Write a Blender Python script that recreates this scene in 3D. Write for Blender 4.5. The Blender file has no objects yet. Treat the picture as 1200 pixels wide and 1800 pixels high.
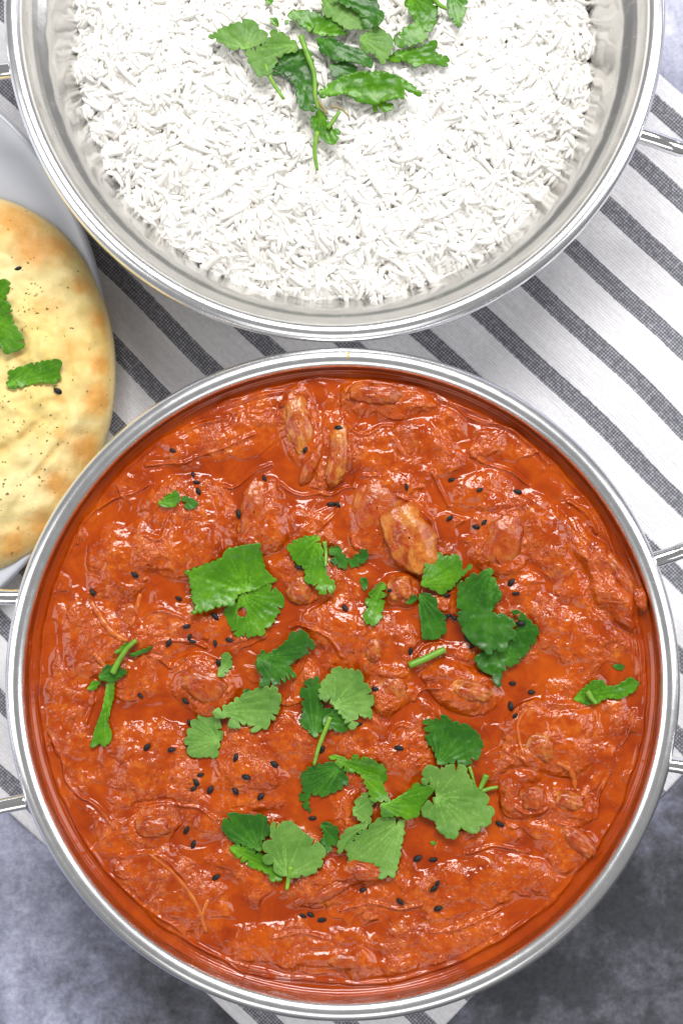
import bpy, bmesh, math, random
import numpy as np
from mathutils import Vector, Matrix
from mathutils.geometry import delaunay_2d_cdt

R = math.radians
rng = random.Random(7)
nr = np.random.RandomState(11)
SC = bpy.context.scene
COL = SC.collection

# ------------------------------------------------------------------ camera, world, light
HC = 0.475            # camera height above the table (m)
ZR = 0.055            # height of the bowl rims
S = 0.1 / 592.0       # metres per photo pixel at rim height
cam_d = bpy.data.cameras.new("camera")
cam = bpy.data.objects.new("camera", cam_d); COL.objects.link(cam)
cam.location = (0, 0, HC)
cam_d.sensor_fit = 'VERTICAL'; cam_d.sensor_height = 36; cam_d.sensor_width = 24
cam_d.lens = 36 * (HC - ZR) / (1800 * S)
cam_d.clip_start = 0.01; cam_d.clip_end = 20
SC.camera = cam
cam_d.dof.use_dof = True; cam_d.dof.focus_distance = HC - 0.045; cam_d.dof.aperture_fstop = 11

world = bpy.data.worlds.new("World"); SC.world = world; world.use_nodes = True
bg = world.node_tree.nodes['Background']
bg.inputs[0].default_value = (1.0, 0.99, 0.97, 1); bg.inputs[1].default_value = 0.27

def area(name, loc, target, sx, sy, power, col):
    l = bpy.data.lights.new(name, 'AREA'); l.shape = 'RECTANGLE'; l.size = sx; l.size_y = sy
    l.energy = power; l.color = col
    o = bpy.data.objects.new(name, l); COL.objects.link(o); o.location = loc
    d = Vector(target) - Vector(loc)
    o.rotation_euler = d.to_track_quat('-Z', 'Y').to_euler()
    return o
area("window_light", (0.08, 0.85, 1.10), (0, 0, 0), 0.85, 0.42, 25.0, (1.0, 0.985, 0.965))
area("side_window_light", (1.05, 0.15, 0.80), (0, 0, 0), 0.6, 1.0, 8.0, (0.98, 0.985, 1.0))
area("left_fill_light", (-1.05, -0.10, 0.80), (0, 0, 0), 0.6, 1.0, 6.0, (1.0, 0.99, 0.97))  # soft fill lamp added on the left to lift cloth and rims
area("room_light", (0.0, -1.05, 0.80), (0, 0, 0), 1.0, 0.6, 3.0, (1.0, 0.99, 0.97))

SC.view_settings.view_transform = 'Standard'; SC.view_settings.look = 'None'
SC.view_settings.exposure = 0.0; SC.view_settings.gamma = 1.0

# ------------------------------------------------------------------ helpers
def W(px, py, z):
    """photo pixel -> world point on the horizontal plane at height z"""
    k = S * (HC - z) / (HC - ZR)
    return ((px - 600) * k, (900 - py) * k, z)

def tag(o, label=None, cat=None, group=None, kind=None):
    if label: o['label'] = label
    if cat: o['category'] = cat
    if group: o['group'] = group
    if kind: o['kind'] = kind
    return o

def empty(name, loc):
    o = bpy.data.objects.new(name, None); COL.objects.link(o); o.location = loc
    o.empty_display_size = 0.01
    return o

def mesh_obj(name, verts, faces, mat=None, parent=None, smooth=True):
    me = bpy.data.meshes.new(name)
    me.from_pydata([tuple(v) for v in verts], [], [tuple(f) for f in faces]); me.update()
    if smooth: me.shade_smooth()
    if mat: me.materials.append(mat)
    o = bpy.data.objects.new(name, me); COL.objects.link(o)
    if parent:
        o.parent = parent; o.location = -parent.location if parent.type == 'EMPTY' else (0, 0, 0)
        if parent.parent: o.location = (0, 0, 0)
    return o

def recenter(o, c):
    """move the origin of a top-level mesh object to c"""
    me = o.data; me.transform(Matrix.Translation(-Vector(c))); o.location = c

def fast_mesh(name, V, Q, mat=None):
    """V (n,3) array, Q (m,k) index array of equal-size faces"""
    V = np.asarray(V, dtype=np.float32); Q = np.asarray(Q, dtype=np.int32); k = Q.shape[1]
    me = bpy.data.meshes.new(name)
    me.vertices.add(len(V)); me.vertices.foreach_set('co', V.ravel())
    me.loops.add(Q.size); me.loops.foreach_set('vertex_index', Q.ravel())
    me.polygons.add(len(Q)); me.polygons.foreach_set('loop_start', np.arange(0, Q.size, k, dtype=np.int32))
    me.update(calc_edges=True); me.validate(); me.shade_smooth()
    if mat: me.materials.append(mat)
    return me

def attr(me, name, arr):
    a = me.attributes.new(name, 'FLOAT', 'POINT'); a.data.foreach_set('value', np.asarray(arr, dtype=np.float32))

# ---- numpy noise
def _hash(ix, iy, seed):
    h = (ix.astype(np.int64) * 374761393 + iy.astype(np.int64) * 668265263 + seed * 974634777) & 0xffffffff
    h = ((h ^ (h >> 13)) * 1274126177) & 0xffffffff
    return ((h ^ (h >> 16)) & 0xffff) / 65535.0
def gnoise(x, y, seed=0):
    ix = np.floor(x); iy = np.floor(y); fx = x - ix; fy = y - iy
    u = fx*fx*fx*(fx*(fx*6-15)+10); v = fy*fy*fy*(fy*(fy*6-15)+10)
    def g(dx, dy):
        a = _hash(ix+dx, iy+dy, seed) * 2*math.pi
        return np.cos(a)*(fx-dx) + np.sin(a)*(fy-dy)
    return 1.5*((g(0,0)*(1-u)+g(1,0)*u)*(1-v) + (g(0,1)*(1-u)+g(1,1)*u)*v)
def fbm(x, y, seed=0, octv=4, gain=0.5):
    t = 0; a = 1.0
    for i in range(octv):
        t = t + a*gnoise(x*2**i, y*2**i, seed+i*17); a *= gain
    return t
def sstep(a, b, x):
    t = np.clip((x-a)/(b-a), 0, 1); return t*t*(3-2*t)

# ---- shader helpers
def new_mat(name):
    m = bpy.data.materials.new(name); m.use_nodes = True
    nt = m.node_tree; return m, nt, nt.nodes['Principled BSDF']
def N(nt, typ, **kw):
    n = nt.nodes.new(typ)
    for k, v in kw.items():
        if k in n.inputs: n.inputs[k].default_value = v
        else: setattr(n, k, v)
    return n
def coords(nt): return N(nt, 'ShaderNodeTexCoord').outputs['Object']
def noise(nt, vec, scale, detail=4, rough=0.5, dist=0.0):
    n = N(nt, 'ShaderNodeTexNoise'); nt.links.new(vec, n.inputs['Vector'])
    n.inputs['Scale'].default_value = scale; n.inputs['Detail'].default_value = detail
    n.inputs['Roughness'].default_value = rough; n.inputs['Distortion'].default_value = dist
    return n.outputs['Fac']
def ramp(nt, fac, stops, interp='LINEAR'):
    r = N(nt, 'ShaderNodeValToRGB'); nt.links.new(fac, r.inputs[0]); r.color_ramp.interpolation = interp
    e = r.color_ramp.elements
    while len(e) < len(stops): e.new(0.5)
    for i, (p, c) in enumerate(stops):
        e[i].position = p; e[i].color = c if len(c) == 4 else (*c, 1)
    return r.outputs[0]
def g3(v): return (v, v, v, 1)
def mix(nt, fac, a, b, blend='MIX'):
    n = N(nt, 'ShaderNodeMix', data_type='RGBA', blend_type=blend)
    for sock, val in ((0, fac), (6, a), (7, b)):
        if isinstance(val, (int, float)): n.inputs[sock].default_value = val
        elif isinstance(val, tuple): n.inputs[sock].default_value = (*val, 1) if len(val) == 3 else val
        else: nt.links.new(val, n.inputs[sock])
    return n.outputs[2]
def math_(nt, op, a, b=None, c=None, clamp=False):
    n = N(nt, 'ShaderNodeMath', operation=op, use_clamp=clamp)
    for i, v in enumerate((a, b, c)):
        if v is None: continue
        if isinstance(v, (int, float)): n.inputs[i].default_value = v
        else: nt.links.new(v, n.inputs[i])
    return n.outputs[0]
def bump(nt, bsdf, height, strength=0.5, dist=0.001, prev=None):
    b = N(nt, 'ShaderNodeBump'); nt.links.new(height, b.inputs['Height'])
    b.inputs['Strength'].default_value = strength; b.inputs['Distance'].default_value = dist
    if prev: nt.links.new(prev, b.inputs['Normal'])
    nt.links.new(b.outputs[0], bsdf.inputs['Normal']); return b.outputs[0]
def attrn(nt, name): return N(nt, 'ShaderNodeAttribute', attribute_name=name).outputs['Fac']

# ------------------------------------------------------------------ materials
def mat_table():
    m, nt, b = new_mat('blue_grey_stone'); co = coords(nt); L = nt.links.new
    n1 = noise(nt, co, 13, 6, 0.6, 0.4); n2 = noise(nt, co, 60, 8, 0.7, 0.3); n3 = noise(nt, co, 700, 3, 0.6)
    # large drift: the stone is pale towards the left and charcoal towards the lower right
    sep = N(nt, 'ShaderNodeSeparateXYZ'); L(co, sep.inputs[0])
    drift = math_(nt, 'MULTIPLY_ADD', sep.outputs[0], -1.0, 0.0)
    drift = math_(nt, 'MULTIPLY_ADD', sep.outputs[1], 1.1, drift)
    f = math_(nt, 'ADD', math_(nt, 'MULTIPLY', n1, 0.80), math_(nt, 'MULTIPLY', n2, 0.62))
    f = math_(nt, 'ADD', f, math_(nt, 'MULTIPLY_ADD', drift, 1.05, -0.065))
    c = ramp(nt, f, [(0.34, (0.035, 0.037, 0.046)), (0.46, (0.095, 0.098, 0.122)), (0.58, (0.19, 0.198, 0.275)),
                     (0.72, (0.33, 0.34, 0.45)), (0.95, (0.56, 0.57, 0.66))])
    c = mix(nt, 0.55, c, ramp(nt, noise(nt, co, 260, 6, 0.75), [(0.32, g3(0.12)), (0.68, g3(0.9))]), 'SOFT_LIGHT')
    c = mix(nt, 0.35, c, ramp(nt, n3, [(0.3, g3(0.2)), (0.7, g3(0.8))]), 'SOFT_LIGHT')
    L(c, b.inputs['Base Color']); b.inputs['Roughness'].default_value = 0.55
    bump(nt, b, n2, 0.15, 0.001)
    return m

def mat_cloth():
    m, nt, b = new_mat('woven_striped_cotton'); L = nt.links.new
    uv = N(nt, 'ShaderNodeUVMap').outputs[0]                 # metres: u along the stripes, v across
    sep = N(nt, 'ShaderNodeSeparateXYZ'); L(uv, sep.inputs[0]); u, v = sep.outputs[0], sep.outputs[1]
    P = CL_PITCH; wn = noise(nt, uv, 900, 2, 0.5)
    ve = math_(nt, 'MULTIPLY_ADD', wn, 0.0007, v)
    ph = math_(nt, 'FRACT', math_(nt, 'DIVIDE', ve, P))
    st = ramp(nt, ph, [(0.0, g3(1)), (CL_WIDTH/P, g3(0))], 'CONSTANT')
    # weave: yarn crossings
    k = 2*math.pi/0.00185
    wu = math_(nt, 'SINE', math_(nt, 'MULTIPLY', math_(nt, 'ADD', u, v), k)); wv = math_(nt, 'SINE', math_(nt, 'MULTIPLY', math_(nt, 'SUBTRACT', u, v), k))
    cross = math_(nt, 'MULTIPLY', wu, wv)
    nn = noise(nt, uv, 650, 3, 0.7)
    slub = N(nt, 'ShaderNodeMapping'); L(uv, slub.inputs[0]); slub.inputs['Scale'].default_value = (60, 900, 1)
    sl = noise(nt, slub.outputs[0], 1.0, 3, 0.6)
    dots = math_(nt, 'ADD', math_(nt, 'MULTIPLY', cross, 0.35), math_(nt, 'MULTIPLY', nn, 1.0))
    dots = math_(nt, 'ADD', dots, math_(nt, 'MULTIPLY', sl, 0.3))
    dark = ramp(nt, dots, [(0.44, (0.080, 0.080, 0.096)), (0.72, (0.150, 0.150, 0.175)), (0.94, (0.44, 0.44, 0.49))])
    light = ramp(nt, math_(nt, 'ADD', math_(nt, 'MULTIPLY', nn, 0.6), math_(nt, 'MULTIPLY', sl, 0.5)),
                 [(0.35, (0.58, 0.57, 0.60)), (0.7, (0.78, 0.77, 0.80))])
    big = noise(nt, uv, 14, 4, 0.55)
    light = mix(nt, ramp(nt, big, [(0.45, g3(0)), (0.75, g3(0.5))]), light, (0.68, 0.67, 0.70))
    L(mix(nt, st, light, dark), b.inputs['Base Color'])
    b.inputs['Roughness'].default_value = 0.85; b.inputs['Sheen Weight'].default_value = 0.35
    h = math_(nt, 'ADD', cross, math_(nt, 'MULTIPLY', nn, 2.0))
    bump(nt, b, h, 0.35, 0.0003)
    return m

def mat_steel(name='polished_steel', rough=0.16, hammered=False):
    m, nt, b = new_mat(name); co = coords(nt); L = nt.links.new
    b.inputs['Metallic'].default_value = 1.0
    n1 = noise(nt, co, 260, 5, 0.7); n2 = noise(nt, co, 30, 3, 0.5)
    L(ramp(nt, n2, [(0.3, (0.86, 0.865, 0.89)), (0.7, (0.93, 0.935, 0.95))] if not hammered else [(0.3, (0.62, 0.615, 0.61)), (0.7, (0.72, 0.715, 0.71))]), b.inputs['Base Color'])
    L(ramp(nt, n1, [(0.35, g3(rough*0.9)), (0.55, g3(rough)), (0.75, g3(rough*1.2))]), b.inputs['Roughness'])
    if hammered:
        at = attrn(nt, 'dimple'); v = N(nt, 'ShaderNodeTexVoronoi', feature='SMOOTH_F1'); L(co, v.inputs['Vector']); v.inputs['Scale'].default_value = 150
        v.inputs['Smoothness'].default_value = 0.6
        h = math_(nt, 'MULTIPLY', v.outputs['Distance'], at)
        p = bump(nt, b, h, 0.5, 0.0013)
        bump(nt, b, n1, 0.10, 0.0003, p)
    else:
        bump(nt, b, noise(nt, co, 60, 2, 0.5), 0.03, 0.0004)
    return m

def mat_sauce(name='tomato_cream_sauce', meat=0.0):
    m, nt, b = new_mat(name); co = coords(nt); L = nt.links.new
    n1 = noise(nt, co, 85, 6, 0.6, 0.6); n2 = noise(nt, co, 520, 3, 0.6); n3 = noise(nt, co, 1150, 2, 0.5)
    n4 = noise(nt, co, 230, 4, 0.6, 1.0)
    c = ramp(nt, n1, [(0.32, (0.20, 0.018, 0.0003)), (0.5, (0.31, 0.037, 0.0005)), (0.68, (0.42, 0.070, 0.0010))])
    if meat == 0.0:
        g = attrn(nt, 'grain')
        pink = ramp(nt, n2, [(0.34, (0.30, 0.036, 0.0008)), (0.54, (0.42, 0.076, 0.003)), (0.74, (0.56, 0.155, 0.014))])
        c = mix(nt, math_(nt, 'MULTIPLY', g, 0.75), c, pink)
        c = mix(nt, attrn(nt, 'oil'), c, (0.28, 0.036, 0.0003))
    else:
        g = 1.0
        fl = ramp(nt, math_(nt, 'ADD', math_(nt, 'MULTIPLY', n4, 0.6), math_(nt, 'MULTIPLY', n1, 0.4)),
                  [(0.42, g3(0)), (0.66, g3(meat))])
        fresh = ramp(nt, n2, [(0.35, (0.46, 0.16, 0.02)), (0.65, (0.62, 0.31, 0.06))])
        c = mix(nt, fl, c, fresh)
    # tiny tomato skins / spice specks
    sp = ramp(nt, noise(nt, co, 900, 2, 0.5), [(0.70, g3(0)), (0.76, g3(0.6))])
    c = mix(nt, sp, c, (0.16, 0.02, 0.006))
    L(c, b.inputs['Base Color'])
    if meat == 0.0:
        rr = math_(nt, 'MULTIPLY_ADD', g, 0.08, 0.09)
        L(math_(nt, 'MULTIPLY_ADD', n2, 0.04, rr), b.inputs['Roughness'])
    else:
        b.inputs['Roughness'].default_value = 0.27
    b.inputs['Specular IOR Level'].default_value = 0.48
    b.inputs['Subsurface Weight'].default_value = 0.04
    b.inputs['Subsurface Radius'].default_value = (1.0, 0.35, 0.1); b.inputs['Subsurface Scale'].default_value = 0.0015
    patch = ramp(nt, noise(nt, co, 110, 3, 0.55), [(0.46, g3(0.15)), (0.60, g3(1.0))])
    gs = math_(nt, 'MULTIPLY_ADD', math_(nt, 'MULTIPLY', g, patch), 0.95, 0.05) if meat == 0.0 else 0.25
    h = math_(nt, 'ADD', math_(nt, 'MULTIPLY', n2, 0.8), math_(nt, 'MULTIPLY', n3, 0.75))
    h = math_(nt, 'MULTIPLY', h, gs)
    p = bump(nt, b, h, 0.80, 0.0010)
    return m

def mat_rice():
    m, nt, b = new_mat('boiled_rice'); co = coords(nt); L = nt.links.new
    n1 = noise(nt, co, 60, 3, 0.5); n2 = noise(nt, co, 900, 3, 0.5)
    L(ramp(nt, n1, [(0.3, (0.75, 0.725, 0.675)), (0.7, (0.80, 0.785, 0.755))]), b.inputs['Base Color'])
    b.inputs['Roughness'].default_value = 0.42; b.inputs['Specular IOR Level'].default_value = 0.35
    b.inputs['Subsurface Weight'].default_value = 0.0
    b.inputs['Subsurface Radius'].default_value = (1.0, 0.9, 0.75); b.inputs['Subsurface Scale'].default_value = 0.0040
    bump(nt, b, n2, 0.15, 0.0003)
    return m

def mat_leaf(name, dark, mid, lightc, rough=0.45):
    m, nt, b = new_mat(name); co = coords(nt); L = nt.links.new
    n1 = noise(nt, co, 110, 4, 0.6); n2 = noise(nt, co, 1300, 3, 0.6)
    c = ramp(nt, n1, [(0.3, dark), (0.52, mid), (0.75, lightc)])
    c = mix(nt, math_(nt, 'MULTIPLY', attrn(nt, 'vein'), 0.7), c, tuple(min(1, x*1.7+0.02) for x in lightc))
    c = mix(nt, 0.25, c, ramp(nt, n2, [(0.3, g3(0.3)), (0.7, g3(0.75))]), 'SOFT_LIGHT')
    L(c, b.inputs['Base Color']); b.inputs['Roughness'].default_value = rough
    b.inputs['Specular IOR Level'].default_value = 0.3
    b.inputs['Subsurface Weight'].default_value = 0.15
    b.inputs['Subsurface Radius'].default_value = (0.3, 1.0, 0.1); b.inputs['Subsurface Scale'].default_value = 0.0008
    bump(nt, b, n2, 0.12, 0.0003)
    return m

def mat_plain(name, c1, c2, rough, scale=200, bmp=0.2, spec=0.5):
    m, nt, b = new_mat(name); co = coords(nt)
    n = noise(nt, co, scale, 4, 0.6)
    nt.links.new(ramp(nt, n, [(0.3, c1), (0.7, c2)]), b.inputs['Base Color'])
    b.inputs['Roughness'].default_value = rough; b.inputs['Specular IOR Level'].default_value = spec
    bump(nt, b, n, bmp, 0.0005)
    return m

def mat_naan():
    m, nt, b = new_mat('baked_naan_bread'); co = coords(nt); L = nt.links.new
    n1 = noise(nt, co, 22, 5, 0.6, 0.5); n2 = noise(nt, co, 75, 8, 0.75); n3 = noise(nt, co, 500, 5, 0.65)
    base = ramp(nt, n1, [(0.3, (0.62, 0.45, 0.12)), (0.5, (0.69, 0.55, 0.22)), (0.7, (0.74, 0.63, 0.34))])
    e = attrn(nt, 'edge')          # 0 centre .. 1 rim
    t = math_(nt, 'ADD', math_(nt, 'MULTIPLY', n2, 0.60), math_(nt, 'ADD', math_(nt, 'MULTIPLY', e, 0.16), math_(nt, 'MULTIPLY', attrn(nt, 'toast'), 0.26)))
    toast = ramp(nt, t, [(0.44, g3(0)), (0.56, g3(0.38)), (0.70, g3(0.85))])
    c = mix(nt, toast, base, (0.64, 0.29, 0.05))
    c = mix(nt, attrn(nt, 'crease'), c, (0.62, 0.36, 0.10))
    c = mix(nt, attrn(nt, 'side'), c, (0.72, 0.56, 0.28))
    c = mix(nt, 0.25, c, ramp(nt, n3, [(0.3, g3(0.3)), (0.7, g3(0.75))]), 'SOFT_LIGHT')
    sp = ramp(nt, noise(nt, co, 420, 2, 0.4), [(0.715, g3(0)), (0.75, g3(0.8))])
    c = mix(nt, sp, c, (0.30, 0.17, 0.03))
    L(c, b.inputs['Base Color']); b.inputs['Roughness'].default_value = 0.55
    b.inputs['Subsurface Weight'].default_value = 0.2; b.inputs['Subsurface Radius'].default_value = (1, .6, .3); b.inputs['Subsurface Scale'].default_value = 0.002
    bump(nt, b, math_(nt, 'ADD', n2, math_(nt, 'MULTIPLY', n3, 0.5)), 0.35, 0.0015)
    return m

CANG = math.atan(0.958)
kz = S*(HC-0.003)/(HC-ZR)
CL_PITCH = 134*math.cos(CANG)*kz
CL_WIDTH = 43*math.cos(CANG)*kz
M_TABLE = mat_table(); M_CLOTH = mat_cloth()
M_STEEL = mat_steel('polished_steel', 0.25); M_HAM = mat_steel('hammered_steel', 0.25, True); M_ROD = mat_steel('handle_steel', 0.09)
M_SAUCE = mat_sauce(); M_MEAT = mat_sauce('sauced_chicken', 0.9); M_MEATR = mat_sauce('sauced_chicken_red', 0.35)
M_STRAND = mat_plain('orange_strand', (0.34, 0.050, 0.003), (0.50, 0.13, 0.012), 0.25, 300)
M_RICE = mat_rice()
M_LD = mat_leaf('leaf_dark', (0.0104, 0.0600, 0.0032), (0.0208, 0.1000, 0.0048), (0.0440, 0.1520, 0.0072), 0.34)
M_LM = mat_leaf('leaf_mid', (0.0290, 0.1160, 0.0025), (0.0539, 0.1740, 0.0034), (0.0995, 0.2486, 0.0058), 0.32)
M_LP = mat_leaf('leaf_pale', (0.0581, 0.1561, 0.0161), (0.0937, 0.2097, 0.0303), (0.1384, 0.2678, 0.0490), 0.5)
M_STEM = mat_plain('stem_green', (0.09, 0.23, 0.012), (0.18, 0.36, 0.03), 0.4, 300)
M_STEMR = mat_plain('stem_brownish', (0.22, 0.14, 0.05), (0.28, 0.24, 0.07), 0.4, 300)
M_SEED = mat_plain('black_seed', (0.003, 0.003, 0.004), (0.010, 0.010, 0.012), 0.45, 1500, 0.6, 0.3)
M_PLATE = mat_plain('white_glazed_ceramic', (0.44, 0.46, 0.52), (0.48, 0.50, 0.55), 0.25, 20, 0.02)
M_NAAN = mat_naan()
M_FLECK = mat_plain('herb_flecks', (0.10, 0.07, 0.015), (0.22, 0.15, 0.03), 0.6, 900)

# ------------------------------------------------------------------ the table and the cloth
t = mesh_obj('table_top', [(-1.2, -1.2, 0), (1.2, -1.2, 0), (1.2, 1.2, 0), (-1.2, 1.2, 0)], [(0, 1, 2, 3)], M_TABLE)
tag(t, kind='structure')

def build_cloth():
    # stripe direction in world: right and down
    z0 = 0.0022
    d = np.array([math.cos(CANG), -math.sin(CANG)]); q = np.array([-d[1]*-1, d[0]*-1])  # q: towards lower-left
    q = np.array([-math.sin(CANG), -math.cos(CANG)])
    def uvof(px, py):
        p = np.array(W(px, py, z0)[:2]); return p@d, p@q
    v_top = uvof(1200, 160)[1]; v_bot = uvof(0, 1408)[1]
    u_end = uvof(1192, 1372)[0]; u_start = uvof(-500, -300)[0]
    v0 = uvof(1200, 209)[1]                # upper edge of the first dark stripe
    nu, nv = 420, 300
    U, V = np.meshgrid(np.linspace(u_start, u_end, nu), np.linspace(v_top, v_bot, nv), indexing='ij')
    # gentle sideways waviness and folds
    vv = V + 0.0024*fbm(U*9+3, V*5, 5, 2) ; uu = U + 0.0012*fbm(U*6, V*9+8, 9, 2)
    X = uu*d[0] + vv*q[0]; Y = uu*d[1] + vv*q[1]
    Z = z0 + 0.0017*fbm(U*14, V*22, 3, 3) + 0.00012*fbm(U*160, V*160, 31, 2)
    Z = np.maximum(Z, 0.0012)
    eu = np.minimum.reduce([U-u_start, u_end-U, V-v_top, v_bot-V])
    Z = Z - 0.0006*np.exp(-eu/0.0015)
    n = nu*nv
    top = np.stack([X, Y, Z], -1).reshape(-1, 3); bot = top.copy(); bot[:, 2] = 0.0004
    idx = np.arange(n).reshape(nu, nv)
    q1 = np.stack([idx[:-1, :-1], idx[:-1, 1:], idx[1:, 1:], idx[1:, :-1]], -1).reshape(-1, 4)
    border = np.concatenate([idx[:, 0], idx[-1, 1:], idx[-2::-1, -1], idx[0, -2:0:-1]])
    b2 = np.roll(border, -1)
    side = np.stack([border, b2, b2+n, border+n], -1)
    me = fast_mesh('tea_towel', np.concatenate([top, bot]), np.concatenate([q1, side]), M_CLOTH)
    uvl = me.uv_layers.new(name='UVMap')
    li = np.empty(len(me.loops), dtype=np.int32); me.loops.foreach_get('vertex_index', li)
    uvs = np.stack([U.ravel(), (V-v0).ravel()], -1); uvs = np.concatenate([uvs, uvs])
    uvl.data.foreach_set('uv', uvs[li].ravel().astype(np.float32))
    o = bpy.data.objects.new('tea_towel', me); COL.objects.link(o)
    tag(o, 'off-white woven tea towel with dark grey diagonal stripes spread under the bowls', 'tea towel')
build_cloth()

# ------------------------------------------------------------------ bowls
def lathe(name, prof, cx, cy, mat, parent=None, seg=256, closed=False, wob=0):
    prof = np.array(prof); n = len(prof)
    a = np.linspace(0, 2*math.pi, seg, endpoint=False)
    r = prof[:, 0][None, :]*(1+0*a[:, None])
    V = np.stack([cx + r*np.cos(a)[:, None], cy + r*np.sin(a)[:, None], np.broadcast_to(prof[:, 1][None, :], r.shape)], -1).reshape(-1, 3)
    idx = np.arange(seg*n).reshape(seg, n); nx = np.roll(idx, -1, 0)
    if closed:
        j = np.roll(idx, -1, 1); k = np.roll(nx, -1, 1)
        Q = np.stack([idx, nx, k, j], -1).reshape(-1, 4)
    else:
        Q = np.stack([idx[:, :-1], nx[:, :-1], nx[:, 1:], idx[:, 1:]], -1).reshape(-1, 4)
    me = fast_mesh(name, V, Q, mat)
    o = bpy.data.objects.new(name, me); COL.objects.link(o)
    if parent: o.parent = parent; o.location = -parent.location
    return o

def smooth_prof(pts, n):
    """Catmull-Rom through the points"""
    P = [np.array(p, float) for p in pts]; P = [2*P[0]-P[1]] + P + [2*P[-1]-P[-2]]; out = []
    for i in range(1, len(P)-2):
        for k in range(n):
            t = k/n
            out.append(0.5*((2*P[i]) + (-P[i-1]+P[i+1])*t + (2*P[i-1]-5*P[i]+4*P[i+1]-P[i+2])*t*t + (-P[i-1]+3*P[i]-3*P[i+1]+P[i+2])*t**3))
    out.append(P[-2]); return out

def tube(name, pts, rad, mat, parent=None, seg=8, cap=True):
    pts = [np.array(p, float) for p in pts]; n = len(pts)
    if not hasattr(rad, '__len__'): rad = [rad]*n
    V = []; F = []
    for i in range(n):
        t = pts[min(i+1, n-1)] - pts[max(i-1, 0)]; t /= np.linalg.norm(t)+1e-12
        up = np.array([0, 0, 1.0]) if abs(t[2]) < 0.9 else np.array([1.0, 0, 0])
        s = np.cross(t, up); s /= np.linalg.norm(s); w = np.cross(s, t)
        for k in range(seg):
            a = 2*math.pi*k/seg; V.append(pts[i] + rad[i]*(math.cos(a)*s + math.sin(a)*w))
    for i in range(n-1):
        for k in range(seg):
            F.append((i*seg+k, i*seg+(k+1) % seg, (i+1)*seg+(k+1) % seg, (i+1)*seg+k))
    if cap:
        F.append(tuple(range(seg))[::-1]); F.append(tuple((n-1)*seg+k for k in range(seg)))
    return mesh_obj(name, V, F, mat, parent)

def make_bowl(label, pcx, pcy, rpx, rimw):
    cx, cy, _ = W(pcx, pcy, ZR); rpx += 4; rimw -= 1; ro = rpx*S; ri = (rpx-rimw)*S
    root = empty('balti_bowl', (cx, cy, 0.003)); tag(root, label, 'bowl', 'steel balti bowls')
    # rolled rim: flattened tube with a thin bead on its outside
    ring = []
    mid = (ro+ri)/2; hw = (ro-ri)/2
    for k in range(28):
        a = 2*math.pi*k/28; c, s = math.cos(a), math.sin(a)
        x = hw*math.copysign(abs(c)**0.95, c); zz = 0.0023*math.copysign(abs(s)**1.0, s)
        zz += 0.0005*(c if c > 0 else 0)*-1.2
        ring.append((mid+x, ZR-0.0023+zz))
    lathe('rim', ring, cx, cy, M_STEEL, root, 384, True)
    k = ri/ (547*S)
    d = lambda r, dd: (r*S*k, ZR-dd)
    inner = smooth_prof([d(549, .0018), d(548, .0035), d(546, .006), d(541, .0085), d(531, .0105), d(512, .014), d(487, .025), d(435, .038), d(340, .0462), d(200, .0478), d(2, .048)], 6)
    outer = [(r+0.0009, z-0.0006) for r, z in inner][::-1]
    foot = [p for p in outer]
    o = lathe('bowl_body', inner + foot, cx, cy, M_HAM, root, 300)
    zz = np.array([v.co.z for v in o.data.vertices]); attr(o.data, 'dimple', sstep(ZR-0.011, ZR-0.015, zz))
    # thin steel foot ring under the bowl
    lathe('foot_ring', [(0.046, 0.0068), (0.0475, 0.0030), (0.0485, 0.0030), (0.048, 0.0085)], cx, cy, M_STEEL, root, 96, True)
    return root, cx, cy, ro, ri

bowlC, ccx, ccy, cro, cri = make_bowl('brushed steel two-handled bowl filled with red chicken curry', 602, 1205, 592, 36)
bowlR, rcx, rcy, rro, rri = make_bowl('brushed steel two-handled bowl holding white rice', 588, 16, 580, 33)

def handle(root, pts, rad=0.0024):
    P = [W(x, y, z) for x, y, z in pts]
    P = smooth_prof(P, 8)
    h = tube('handle', P, rad, M_ROD, root, 16)
    return h
handle(bowlC, [(52, 1050, .0475), (20, 1050, .048), (-30, 1052, .049), (-100, 1085, .051), (-140, 1150, .052), (-152, 1240, .052), (-135, 1345, .052), (-95, 1420, .051), (-40, 1428, .049), (0, 1418, .048), (50, 1408, .0475)])
handle(bowlC, [(1140, 988, .0475), (1180, 975, .048), (1215, 965, .049), (1290, 965, .051), (1340, 1040, .052), (1352, 1150, .052), (1345, 1270, .052), (1300, 1345, .051), (1230, 1352, .049), (1190, 1345, .048), (1150, 1340, .0475)])
handle(bowlR, [(1118, 236, .0475), (1150, 246, .048), (1178, 256, .0475), (1200, 262, .046), (1222, 250, .046), (1240, 215, .047), (1256, 120, .050), (1262, 20, .050), (1250, -90, .047), (1225, -130, .046), (1180, -140, .047), (1120, -125, .0475)])
handle(bowlR, [(50, 122, .0475), (20, 124, .0475), (-12, 126, .047), (-45, 120, .046), (-72, 70, .047), (-84, -20, .050), (-84, -120, .050), (-66, -190, .047), (-30, -225, .046), (20, -225, .047), (70, -215, .0475)])

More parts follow.
